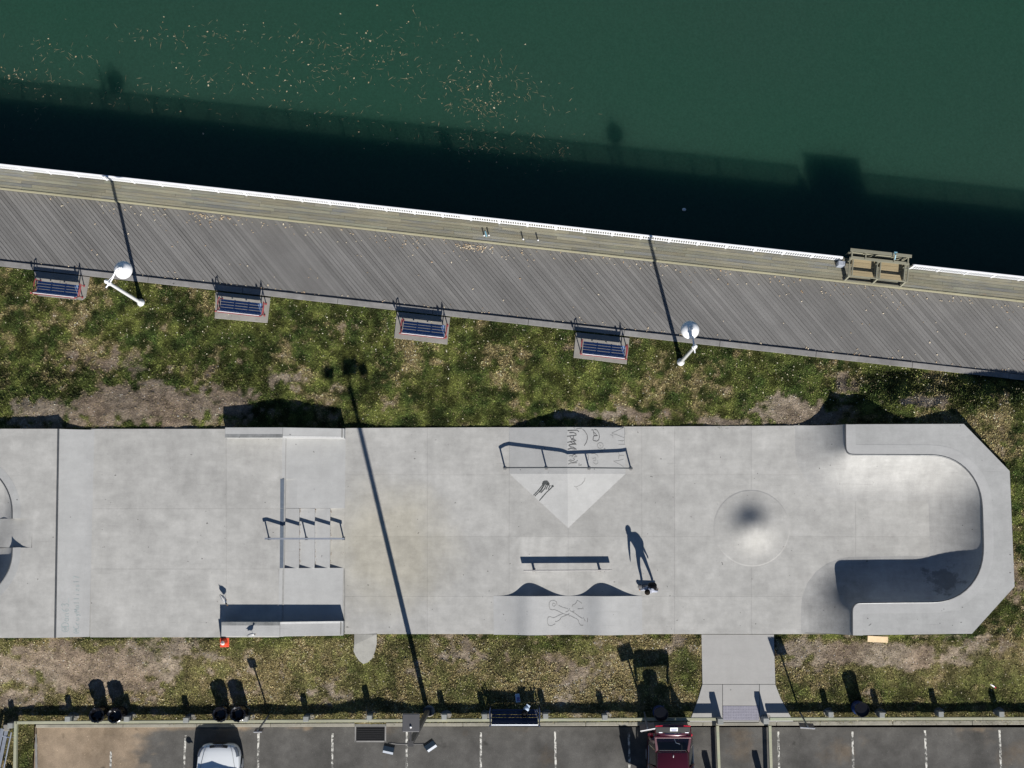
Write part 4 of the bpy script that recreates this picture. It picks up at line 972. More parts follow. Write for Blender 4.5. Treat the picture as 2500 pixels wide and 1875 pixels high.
# ---------------------------------------------------------------- tall floodlight pole
tl = thing('light_pole', 'tall dark light pole with two floodlights and a square lamp box behind the fence', 'light pole', P(1044, 1737, 0))
HT = 9.0
obj('pole_footing', MB().lathe([(.24, -.3), (.24, .03), (.22, .05)], (.06, .02, 0), 20), M['pad'], tl)
obj('pole', MB().box((0, 0, HT/2), (.17, .17, HT)), M['pole_grey'], tl, bev=.015)
obj('base_plate', MB().box((0, 0, .09), (.34, .34, .03)), M['pole_grey'], tl)
obj('pole_cap', MB().box((0, -.02, HT+.03), (.2, .2, .06)), M['pole_grey'], tl)
obj('cross_arm', MB().tube([(-.70, .0, HT-.02), (-.5, -.04, HT-.07), (0, -.05, HT-.1), (.5, -.04, HT-.07), (.7, .0, HT-.02)], .032, 8), M['pole_grey'], tl, smooth=True)
obj('lamp_bracket', MB().box((0, .24, HT+.12), (.07, .5, .05)), M['pole_grey'], tl)
hb_ = obj('lamp_box', MB().box((.02, .72, HT+.16), (.60, .62, .18)), M['box_grey'], tl, bev=.02)
obj('photo_cell', MB().lathe([(.035, 0), (.04, .05), (.03, .075), (.008, .085)], (.02, .58, HT+.24), 14), M['white'], hb_, smooth=True)
obj('lamp_window', MB().box((.02, .74, HT+.078), (.42, .42, .01)), M['white'], hb_)
for s_, an, py_ in ((-1, R(-12), -.28), (1, R(34), -.16)):
    mm = Matrix.Rotation(an, 3, 'Z') @ Matrix.Rotation(R(28), 3, 'X')
    c_ = Vector((s_*.72, py_+.16, HT+.55))
    f_ = obj('floodlight', MB().box(c_, (.38, .33, .14), M=mm), M['black'], tl, bev=.02)
    obj('flood_lens', MB().box(c_+mm @ Vector((0, -.09, .075)), (.36, .12, .012), M=mm), M['lens_shade_grey'], f_)
    vz = MB(); vz.box(c_+mm @ Vector((0, .06, .095)), (.38, .18, .015), M=mm @ Matrix.Rotation(R(-14), 3, 'X'))
    obj('flood_visor', vz, M['glass_dark'], f_)
    obj('yoke', MB().tube([(s_*.69, 0, HT-.03), (s_*.76, .02, HT+.2), tuple(c_)], .028, 8), M['pole_grey'], f_)
# ---------------------------------------------------------------- signs
def sign(px, py, label, pw_, ph_, hh, lean, twist, leanx=0, rim='post_metal'):
    t_ = thing('parking_sign', label, 'sign', P(px, py, 0), 0, 'signs along the parking fence')
    Mx = Matrix.Rotation(lean, 3, 'X') @ Matrix.Rotation(leanx, 3, 'Y') @ Matrix.Rotation(twist, 3, 'Z')
    q = lambda x, y, z: Mx @ Vector((x, y, z))
    obj('sign_post', MB().beam(q(0, 0, -.3), q(0, 0, hh), .06, .045), M['post_metal'], t_)
    Mp = Mx @ Matrix.Rotation(R(6), 3, 'X')
    o_ = obj('sign_plate', MB().box(q(0, -.04, hh-ph_/2+.03), (pw_, .012, ph_), M=Mp), M['sign_back'], t_)
    obj('sign_face', MB().box(q(0, -.052, hh-ph_/2+.03), (pw_-.01, .006, ph_-.01), M=Mp), M['sign_face'], o_)
    obj('sign_rim', MB().box(q(0, -.045, hh+.03), (pw_, .02, .018), M=Mp), M[rim], o_)
    return t_
sign(656, 1747, 'small sign on a thin metal post behind the fence, beside the west bins', .33, .44, 2.25, R(8), R(2), R(-1))
sign(1573, 1739, 'crooked square sign on a thin post at the back of the maroon car', .60, .64, 2.15, R(10), R(11), R(-1.5), 'sign_edge')
sign(1953, 1739, 'square sign on a thin metal post, east of the concrete path', .58, .60, 2.30, R(7), R(-3), R(-3.5))
# ---------------------------------------------------------------- bins
def bin_(px, py, label, blue=False, seed=1, bag=True):
    h = .86; c_ = P(px, py, h); c_.z = 0
    t_ = thing('trash_barrel', label, 'trash bin', c_, random.random()*6, 'trash barrels behind the fence')
    obj('drum', MB().lathe([(.27, -.1), (.275, .02), (.27, .28), (.285, .30), (.27, .32), (.27, .56), (.285, .58), (.27, .60), (.275, .84), (.29, .86), (.285, .875), (.265, .86), (.25, .3), (.02, .28)], n=28), M['blue_drum'] if blue else M['bag'], t_, smooth=True)
    rr = random.Random(seed)
    wv = [[rr.uniform(-.05, .07) for _ in range(36)] for _ in range(9)]
    k = .11 if not blue else .02
    prof_ = [(.283, .84-.36), (.30, .66), (.305, .8), (.31, .885), (.285, .90), (.24, .86), (.22, .7), (.15, .62), (.02, .6)] if not blue else [(.292, .80), (.296, .86), (.29, .89), (.27, .89), (.255, .84), (.24, .6), (.2, .4), (.1, .38), (.02, .38)]
    obj('bin_bag', MB().lathe(prof_, n=36, wob=lambda i, j: wv[i][j]*k*9*1.6), M['bag'], t_, smooth=True)
    return t_
bin_(236, 1746, 'black bagged trash barrel, westmost of the pair near the fence corner', False, 1)
bin_(281, 1747, 'black bagged trash barrel with a shiny crumpled bag, against a fence post by the corner', False, 2)
bin_(537, 1744, 'black bagged trash barrel, left one of the pair in front of the white car', False, 3)
bin_(580, 1744, 'black bagged trash barrel, right one of the pair in front of the white car', False, 4)
bin_(2105, 1733, 'blue trash barrel with a black bag, east of the path', True, 5)
bin_(1614, 1744, 'blue trash barrel in the deep shade of the open car hatch', True, 6)
# ---------------------------------------------------------------- cone, pine board, litter
cn = thing('traffic_cone', 'orange traffic cone with a white band, at the corner of the south ledge', 'cone', P(548.5, 1568.5, float(gz(np.array([PX(548)]), np.array([PY(1568)]))[0])+.03), R(2))
obj('cone_base', MB().box((0, 0, .02), (.38, .38, .04)), M['orange'], cn, bev=.02)
obj('cone_body', MB().lathe([(.145, .03), (.13, .08), (.032, .70), (.03, .71), (.022, .70), (.1, .1)], n=24), M['orange'], cn, smooth=True)
obj('white_band', MB().lathe([(.084, .405), (.058, .565)], n=24), M['white'], cn, smooth=True)
obj('white_band', MB().lathe([(.05, .60), (.036, .70)], n=24), M['white'], cn, smooth=True)
pz = float(gz(np.array([PX(2143)]), np.array([PY(1562)]))[0])+.06
tag(obj('pine_board', MB().box((0, 0, 0), (.84, .25, .05), M=Matrix.Rotation(R(7), 3, 'X') @ Matrix.Rotation(R(-2.5), 3, 'Z')), M['pine'], bev=.006, loc=P(2143, 1560.5, pz+.02)), 'pale pine board lying against the south edge of the bowl', 'board')
cap = thing('bottle', 'white bottle with a red cap lying in the grass, near the east edge', 'bottle', P(2424, 1674, .06), R(-35))
obj('bottle_body', MB().tube([(-.12, 0, 0), (.06, 0, 0), (.1, 0, 0)], [.035, .035, .02], 12), M['white'], cap, smooth=True)
obj('bottle_cap', MB().tube([(.09, 0, 0), (.15, 0, 0)], [.03, .03], 12), M['lit_red'], cap)
ph = thing('card_box', 'small pale blue card box with violet print, lying in the bench shadow', 'box', P(1264, 1704, .02), R(8))
obj('box_body', MB().box((0, 0, .04), (.19, .36, .06)), M['phone'], ph, bev=.02); obj('box_print', MB().box((.02, -.04, .0725), (.12, .16, .003)), M['phone_print'], ph)
tag(obj('sun_cap', MB().lathe([(.12, 0), (.115, .04), (.09, .08), (.04, .105), (.005, .11)], n=18).box((0, -.12, .015), (.17, .14, .012)), M['phone'], smooth=True, loc=P(1285, 1731, .49), rz=R(150)), 'pale blue cap on the navy bench seat', 'cap')
tag(obj('black_bag', MB().ell((0, 0, .09), (.13, .17, .11), 14, 8).tube([(-.07, 0, .17), (-.03, 0, .25), (.05, 0, .25), (.08, 0, .17)], .015, 8), M['pack'], smooth=True, loc=P(1281, 1741, .46), rz=R(-20)), 'small black bag on the navy bench seat, beside the cap', 'bag')
# ---------------------------------------------------------------- metal bleacher at the west edge
bs = thing('metal_bench', 'long grey aluminium bleacher bench beyond the fence corner', 'bench', P(18, 1800, 0), R(-10))
for i, x in enumerate((-.30, -.13, .04)):
    obj('bench_plank', MB().box((x, -1.6, .46-.05*(i == 2)), (.145, 4.0, .04)), M['alu'], bs, bev=.008)
obj('side_rail', MB().tube([(.28, .32, .5), (.28, -3.4, .5)], .03, 8), M['alu'], bs)
for y in (.1, -1.4, -3):
    obj('leg', MB().tube([(-.35, y, -.05), (-.28, y, .42), (.05, y, .42), (.28, y, .5), (.3, y, -.05)], .025, 8), M['alu'], bs)
tag(obj('concrete_block', MB().box((0, 0, .1), (.24, .26, .3)), M['pad'], loc=P(20, 1775, .2), bev=.02), 'small grey block at the west fence corner by the bleacher', 'block')
# ---------------------------------------------------------------- timber table on the water side
tb = thing('cleaning_table', 'weathered timber fish-cleaning table with two bays, in the railing gap', 'table', OR+bwn*(wdk+.14)+bwv*((ut0+ut1)/2+.02)+Vector((0, 0, STEP)), BW)
TW, TD = 2.36, .80
for x in (-TW/2, 0, TW/2):
    for y in (.06, TD-.06): obj('leg', MB().box((x, y, .44), (.09, .09, .88)), M['table'], tb, bev=.006)
for y, z in ((.06, .84),): obj('front_rail', MB().box((0, y-.05, z), (TW+.1, .04, .09)), M['table'], tb, bev=.006)
for x in (-TW/2-.06, -TW/2+.09, -.07, .07, TW/2-.09, TW/2+.06): obj('cross_rail', MB().box((x, TD/2, .87), (.045, TD, .09)), M['table'], tb, bev=.006)
for bay in (-1, 1):
    for i in range(5): obj('table_plank', MB().box((bay*TW/4, .16+i*.145, .50+random.uniform(-.004, .004)), (TW/2-.2, .137, .035)), M['table_plank'], tb, bev=.004)
    obj('bay_panel', MB().box((bay*TW/4+TW/4-.10, TD/2-.05, .64), (.03, TD-.3, .34)), M['table'], tb)
obj('back_board', MB().box((0, TD-.02, .92), (TW+.1, .12, .045)), M['table'], tb, bev=.006)
for x in (-TW/2, -.6, .6, TW/2): obj('shelf_post', MB().box((x, TD+.28, .62), (.06, .06, 1.0)), M['table'], tb, bev=.006)
obj('shelf', MB().box((0, TD+.27, 1.12), (TW+.22, .13, .045)), M['table'], tb, bev=.006)
for x in (-TW/2, -.6, .6, TW/2): obj('shelf_bracket', MB().box((x, TD+.12, .98), (.055, .32, .06)), M['table'], tb)
sp = obj('water_tap', MB().tube([(.55, TD+.3, .9), (.55, TD+.3, 1.35), (.56, TD+.2, 1.42), (.56, TD+.02, 1.3)], .022, 8).box((.56, TD+.32, 1.38), (.14, .03, .03)), M['teal'], tb, smooth=True)
tag(obj('rail_bracket', MB().box((0, 0, .25), (.30, .2, .5)).box((.09, .02, .51), (.04, .16, .03)), M['lens_shade_grey'], bev=.02, loc=OR+bwn*(wdk+SW-.32)+bwv*(ut0-.05)+Vector((0, 0, STEP)), rz=BW), 'rail end bracket with its shade painted grey, on the timber step, at the west end of the cleaning table', 'box')  # stands for a white rail bracket; the table's shade is in its grey
tb.scale = (1, 1, .8)
obj('shadow_panel', MB().box((0, TD+.29, .35), (TW+.1, .03, 1.45)), M['table'], tb)  # added under the shelf so the table's shadow on the water is solid
for x in (-TW/2, 0, TW/2): obj('splayed_leg', MB().beam((x, .02, .86), (x-.06, -.10, .0), .07, .05), M['table'], tb)
obj('foot_rail', MB().box((-.06, -.10, .10), (TW+.1, .04, .06)), M['table'], tb)
# pegs standing on the step
for (px, py, lb) in ((1277.5, 587, 'short white-topped peg on the timber step, west one of the single pair'), (1313.5, 589.5, 'short white-topped peg on the timber step, east one of the single pair'), (1182.5, 578, 'short white-topped peg beside the blue bottle'), (1194, 577.5, 'short white-topped peg just east of the blue bottle')):
    t_ = thing('metal_peg', lb, 'peg', P(px, py, STEP), 0, 'pegs on the timber step')
    obj('peg_shaft', MB().lathe([(.03, 0), (.03, .22)], n=10), M['coping'], t_); obj('peg_cap', MB().lathe([(.035, .22), (.038, .25), (.02, .265)], n=10), M['white'], t_)
tag(obj('water_bottle', MB().tube([(0, 0, .035), (.0, .2, .035), (0, .26, .035)], [.035, .035, .014], 12), M['teal'], smooth=True, loc=P(1188, 578, STEP), rz=R(15)), 'blue bottle lying between two pegs on the timber step', 'bottle')
tag(obj('white_float', MB().ell((0, 0, .03), (.09, .07, .05), 12, 8), M['white'], smooth=True, loc=P(1670, 512, WAT)), 'white float in the dark shaded water', 'float')
# ---------------------------------------------------------------- gulls
def gull(loc, rz, label, sc=1.0):
    t_ = thing('gull', label, 'bird', loc, rz, 'gulls on the skate slab'); t_.scale = (sc, sc, sc)
    ax = [(-.24, .26, .006, .02), (-.18, .25, .045, .03), (-.08, .24, .075, .07), (.03, .245, .082, .08), (.11, .28, .06, .06), (.15, .33, .036, .038), (.18, .37, .04, .042), (.215, .38, .038, .036), (.245, .375, .016, .016)]
    rows = []
    for x, z, ry_, rz_ in ax: rows.append([Vector((x, ry_*math.cos(6.2832*j/14), z+rz_*math.sin(6.2832*j/14))) for j in range(15)])
    obj('body', MB().grid(rows), M['gull_white'], t_, smooth=True, fix=True)
    for s_ in (-1, 1):
        wr = [[Vector((x, s_*(.02+y0), z0)), Vector((x, s_*(.05+y1), z1)), Vector((x-.02, s_*(.062+y1), z1-.06))] for x, y0, z0, y1, z1 in ((.1, .01, .32, .02, .31), (0, .02, .325, .032, .30), (-.1, .015, .315, .025, .29), (-.2, .0, .285, .0, .27))]
        obj('wing', MB().grid(wr), M['gull_grey'], t_, smooth=True); obj('wing_tip', MB().grid([[Vector((-.2, s_*.02, .287)), Vector((-.2, s_*.05, .272))], [Vector((-.3, s_*.012, .27)), Vector((-.3, s_*.02, .265))]]), M['gull_dark'], t_)
        obj('leg', MB().tube([(.01, s_*.03, .18), (.015, s_*.03, .0)], .006, 6).box((.03, s_*.03, .003), (.05, .035, .006)), M['beak'], t_)
    obj('hood', MB().ell((.20, 0, .385), (.05, .041, .042), 12, 8), M['gull_dark'], t_, smooth=True)
    obj('beak', MB().tube([(.24, 0, .375), (.30, 0, .365)], [.014, .004], 8), M['beak'], t_)
    return t_
gull(P(550, 1464, U), R(-52), 'grey gull with dark head standing on the upper slab near the ledge', 1.0)
gull(P(616.5, 1549, U+LH), R(12), 'gull standing on top of the south ledge', .72)
# ---------------------------------------------------------------- the skater
def skater():
    O = P(1583, 1433, S)
    def q(px, py, z): v = P(px, py, 0); return Vector((v.x-O.x, v.y-O.y, z))
    Zb = .115
    hip, bel, che, nck, hd = q(1583, 1432, .98), q(1581, 1434, 1.12), q(1577, 1437, 1.34), q(1573.5, 1440, 1.52), q(1571, 1442.5, 1.66)
    J = {}; V = []; E = []; RAD = []
    def add(n, p, r, par=None):
        V.append(p); RAD.append(r if isinstance(r, tuple) else (r, r)); J[n] = len(V)-1
        if par: E.append((J[par], J[n]))
    add('hip', hip, (.15, .12)); add('bel', bel, (.145, .11), 'hip'); add('che', che, (.17, .12), 'bel'); add('up', che.lerp(nck, .6), (.13, .09), 'che'); add('nck', nck, .058, 'up')
    add('jaw', nck.lerp(hd, .55), .075, 'nck'); add('hd', hd, .098, 'jaw'); add('top', hd+Vector((-.01, 0, .09)), .075, 'hd')
    fd = Vector((-.75, -.66, 0)); sd_ = Vector((.66, -.75, 0))                        # facing, and towards its left hand side
    add('nose', hd+fd*.115+Vector((0, 0, -.02)), .018, 'hd')
    for n, s_, foot in (('l', -1, q(1570.5, 1431, 0)), ('r', 1, q(1596.5, 1431.5, 0))):
        h_ = hip+Vector((s_*.10, 0, -.06)); add('th'+n, h_, .095, 'hip')
        kn = h_.lerp(foot+Vector((0, 0, Zb+.08)), .48)+Vector((s_*.02, -.05, 0)); add('kn'+n, kn, .066, 'th'+n)
        an = foot+Vector((0, .0, Zb+.09)); add('ca'+n, kn.lerp(an, .4)+Vector((0, .02, 0)), .06, 'kn'+n); add('an'+n, an, .045, 'ca'+n)
        add('he'+n, foot+Vector((0, .05, Zb+.035)), .04, 'an'+n); add('to'+n, foot+Vector((-.02, -.17, Zb+.032)), .036, 'an'+n)
    for n, s_, el_, ha in (('l', -1, q(1561, 1437, 1.13), q(1557.5, 1437, .88)), ('r', 1, q(1597, 1441, 1.16), q(1600, 1437, .94))):
        sh_ = che+(Vector((-.17, .05, .11)) if s_ < 0 else Vector((.17, -.03, .11))); add('sh'+n, sh_, .072, 'up')
        add('el'+n, el_, .047, 'sh'+n); add('fa'+n, el_.lerp(ha, .35), .045, 'el'+n); add('wr'+n, el_.lerp(ha, .85), .029, 'fa'+n)
        d = (ha-el_).normalized(); pm_ = ha+d*.03; add('pa'+n, pm_, (.04, .022), 'wr'+n)
        for k in range(4):
            off = Vector((0, 1, 0))*(k-1.5)*.02; f1 = pm_+off+d*(.06-.006*abs(k-1.5)); add('f%d%s' % (k, n), f1, .011, 'pa'+n); add('g%d%s' % (k, n), f1+d*.04+Vector((-.012*s_, 0, 0)), .009, 'f%d%s' % (k, n))
        add('th0'+n, pm_+Vector((0, -.045, 0))+d*.01, .011, 'pa'+n); add('th1'+n, pm_+Vector((-.01*s_, -.055, 0))+d*.045, .009, 'th0'+n)
    me = bpy.data.meshes.new('person'); me.from_pydata(V, E, []); ob = bpy.data.objects.new('person_rig', me); C.objects.link(ob)
    md = ob.modifiers.new('skin', 'SKIN'); md.use_smooth_shade = True
    for i, v_ in enumerate(me.skin_vertices[0].data): v_.radius = RAD[i]; v_.use_root = (i == 0)
    sb = ob.modifiers.new('sub', 'SUBSURF'); sb.levels = 2; sb.render_levels = 2
    dg = bpy.context.evaluated_depsgraph_get(); new = bpy.data.meshes.new_from_object(ob.evaluated_get(dg)); new.name = 'person'
    bpy.data.objects.remove(ob)
    for k in ('shirt', 'trouser', 'skin', 'shoe'): new.materials.append(M[k])
    xa_ = (J,)
    for p_ in new.polygons:
        c_ = p_.center
        mi = 1 if c_.z < 1.0 else 0
        if c_.z < Zb+.085: mi = 3
        near = min((c_-V[J['wrl']]).length, (c_-V[J['wrr']]).length, (c_-V[J['pal']]).length, (c_-V[J['par']]).length)
        arm = min(abs((c_-V[J['ell']]).length), abs((c_-V[J['elr']]).length))
        if c_.z > .8 and arm < .3 and (abs(c_.x-V[J['ell']].x) < .09 or abs(c_.x-V[J['elr']].x) < .09): mi = 0
        if near < .15 and c_.z > .7 and min((c_-V[J['hip']]).xy.length/1.9, (c_-V[J['thr']]).length, (c_-V[J['thl']]).length) > .10: mi = 2
        if (c_-hd).length < .16 or (c_-nck).length < .07: mi = 2
        p_.material_index = mi; p_.use_smooth = True
    o = link('person', new, None, O); tag(o, 'skater in a pale shirt with dark hair, standing on a skateboard east of the roller', 'person')
    hr_ = MB(); 
    def wb_(i, j): return random.uniform(-.03, .05)
    hm = obj('hair', MB().ell(hd+Vector((.012, .012, .035)), (.118, .118, .112), 18, 12), M['hair'], o, smooth=True)
    for s_ in (-1, 1):
        obj('eye', MB().ell(hd+fd*.080+sd_*.034*s_+Vector((0, 0, .0)), (.013, .013, .009), 8, 6), M['white'], o, smooth=True)
        obj('ear', MB().ell(hd+sd_*.098*s_-Vector((0, 0, .01)), (.018, .018, .032), 8, 6), M['skin'], o, smooth=True)
    obj('mouth', MB().box(hd+fd*.074+Vector((0, 0, -.058)), (.03, .03, .007), rz=R(-40)), M['lip'], o)
    bp = thing('backpack', 'black backpack worn by the skater', 'backpack', O)
    bc = q(1585.5, 1430.5, 1.24)
    obj('pack_body', MB().ell(bc, (.21, .17, .28), 18, 12, M=Matrix.Rotation(R(-40), 3, 'Z') @ Matrix.Rotation(R(18), 3, 'X')), M['pack'], bp, smooth=True)
    obj('pack_pocket', MB().ell(bc+Vector((.09, .09, -.08)), (.12, .09, .13), 14, 10, M=Matrix.Rotation(R(-40), 3, 'Z')), M['pack'], bp, smooth=True)
    for s_ in (-1, 1): obj('strap', MB().tube([bc+Vector((0, 0, .2))+sd_*.09*s_, che+sd_*.11*s_+Vector((0, 0, .17)), che+fd*.13+sd_*.12*s_, bc+sd_*.12*s_-Vector((0, 0, .15))], .018, 6), M['pack'], bp)
    sk = thing('skateboard', 'grey-topped skateboard under the skater', 'skateboard', P(1579.5, 1433, S), R(-2))
    rows = []
    for i in range(25):
        x = -.40+.8*i/24; e = max(0, abs(x)-.30); hw = .105*math.sqrt(max(0.02, 1-(max(0, abs(x)-.29)/.113)**2)); z = .105+e*.45
        rows.append([Vector((x, -hw, z)), Vector((x, 0, z-.004)), Vector((x, hw, z))])
    dk = obj('deck', MB().grid(rows), M['griptape'], sk, smooth=True); so_ = dk.modifiers.new('solid', 'SOLIDIFY'); so_.thickness = .012
    for x in (-.22, .22):
        tr = obj('truck', MB().tube([(x, -.09, .05), (x, .09, .05)], .012, 8).box((x, 0, .075), (.06, .05, .05)), M['alu'], sk)
        for y in (-.095, .095): obj('wheel', MB().tube([(x, y-.018, .028), (x, y+.018, .028)], .027, 14), M['white'], tr)
skater()
# ---------------------------------------------------------------- white car
def rows_car(st):
    rows = []
    for (s_, w_, zt_, zb_) in st:
        pr2 = [(w_*.94, zb_), (w_, zb_+.14), (w_*1.0, (zb_+zt_)/2), (w_*.985, zt_-.16), (w_*.94, zt_-.05), (w_*.8, zt_-.012), (w_*.45, zt_+.01), (0, zt_+.018)]
        rows.append([Vector((-x, -s_, z)) for x, z in pr2]+[Vector((x, -s_, z)) for x, z in pr2[::-1][1:]])
    return rows
def white_car():
    o = P(534, 1817, .6); t_ = thing('white_car', 'white hatchback parked nose to the fence, only its front in frame', 'car', (o.x, o.y, ASP))
    st = [(0, .50, .58, .30), (.015, .58, .66, .28), (.06, .68, .70, .26), (.16, .775, .745, .24), (.32, .845, .785, .22), (.55, .885, .82, .2), (.85, .905, .855, .2), (1.2, .915, .90, .2), (1.6, .92, .94, .2), (2.5, .92, .96, .2), (3.4, .915, .98, .2), (4.0, .87, .98, .22), (4.22, .78, .95, .25), (4.3, .66, .85, .3)]
    rw = rows_car(st); mb = MB().grid(rw); n = len(rw[0]); mb.add(rw[0], [tuple(range(n))]); mb.add(rw[-1], [tuple(range(n-1, -1, -1))])
    obj('car_body', mb, M['car_white'], t_, smooth=True)
    bs_ = [(1.02, .74, .89), (1.72, .585, 1.45), (2.3, .60, 1.50), (3.3, .585, 1.48), (3.6, .56, 1.44), (4.1, .72, .98)]
    g = MB(); L0 = [Vector((-w_, -s_, z)) for s_, w_, z in bs_]; R0 = [Vector((w_, -s_, z)) for s_, w_, z in bs_]
    bl0 = [Vector((-.80, -s_, .92)) for s_, _, _ in bs_]; br0 = [Vector((.80, -s_, .92)) for s_, _, _ in bs_]
    g.grid([[bl0[i], L0[i], L0[i].lerp(R0[i], .5)+Vector((0, .14 if i < 2 else 0, .02 if 0 < i < 5 else 0)), R0[i], br0[i]] for i in range(6)])
    obj('cabin', g, M['car_white'], t_, smooth=True)
    def pane(name, pts): return obj(name, MB().add(pts, [tuple(range(len(pts)))]), M['glass_dark'], t_)
    up = Vector((0, .01, .012))
    pane('windscreen', [L0[0].lerp(L0[1], .06).lerp(R0[0].lerp(R0[1], .06), .03)+up*1.4, L0[1].lerp(R0[1], .05)+up, L0[1].lerp(R0[1], .95)+up, R0[0].lerp(R0[1], .06).lerp(L0[0].lerp(L0[1], .06), .03)+up*1.4])
    pane('rear_window', [L0[4].lerp(R0[4], .06)-Vector((0, .02, -.012)), L0[5].lerp(R0[5], .05)-Vector((0, .02, -.03)), R0[5].lerp(L0[5], .05)-Vector((0, .02, -.03)), R0[4].lerp(L0[4], .06)-Vector((0, .02, -.012))])
    for s_, A, B in ((-1, L0, bl0), (1, R0, br0)):
        e = Vector((s_*.02, 0, .004))
        pane('side_window', [B[1].lerp(A[1], .15)+e, A[1].lerp(B[1], .1)+e, A[3].lerp(B[3], .1)+e, A[4].lerp(B[4], .12)+e, B[4].lerp(A[4], .15)+e])
        m_ = obj('wing_mirror', MB().ell((s_*1.03, -1.42, 1.0), (.12, .07, .085), 12, 8), M['car_white'], t_, smooth=True)
        obj('mirror_stalk', MB().tube([(s_*.88, -1.44, .95), (s_*.98, -1.43, .98)], .025, 8), M['black'], m_)
        # headlamp set into the corner of the nose
        hl = []
        for s2, w2, z2 in ((.10, .66, .735), (.20, .745, .765), (.34, .80, .80), (.47, .825, .828)): hl.append([Vector((s_*(w2-.07), -s2-.03, z2+.012)), Vector((s_*(w2+.02), -s2, z2-.028)), Vector((s_*(w2+.045), -s2, z2-.09))])
        obj('headlamp', MB().grid(hl), M['lens'], t_, smooth=True)
        obj('bonnet_seam', MB().tube([(s_*.47, -.04, .726), (s_*.58, -.32, .802), (s_*.70, -.9, .878), (s_*.76, -1.12, .902)], .006, 5), M['black'], t_)
        for y in (-.82, -3.45):
            wh = obj('wheel', MB().tube([(s_*.70, y, .32), (s_*.915, y, .32)], [.32, .32], 24), M['tyre'], t_, smooth=True)
            obj('rim', MB().tube([(s_*.9, y, .32), (s_*.925, y, .32)], [.2, .2], 16), M['alu'], wh)
    gr = obj('grille', MB().grid([[Vector((x, .035-.09*abs(x/.4)**2.2*.6, .40)), Vector((x*.98, .025-.09*abs(x/.4)**2.2*.6, .60)), Vector((x*.95, -.03-.06*abs(x/.4)**2*.5, .715)), Vector((x*.90, -.13-.05*abs(x/.4)**2*.5, .762))] for x in np.linspace(-.40, .40, 13)]), M['black'], t_, smooth=True)
    for k in range(4):                         # four linked rings
        c_ = Vector((-.12+.08*k, -.055, .75)); obj('ring_badge', MB().tube([c_+Vector((.05*math.cos(6.2832*i/20), -.046*math.sin(6.2832*i/20), .02*math.sin(6.2832*i/20))) for i in range(21)], .007, 6), M['chrome'], gr)
    for s_ in (-1, 1): obj('wiper', MB().tube([(s_*.1, -1.16, .93), (s_*.1+.55, -1.3, .99)], .008, 5), M['black'], t_)
white_car()
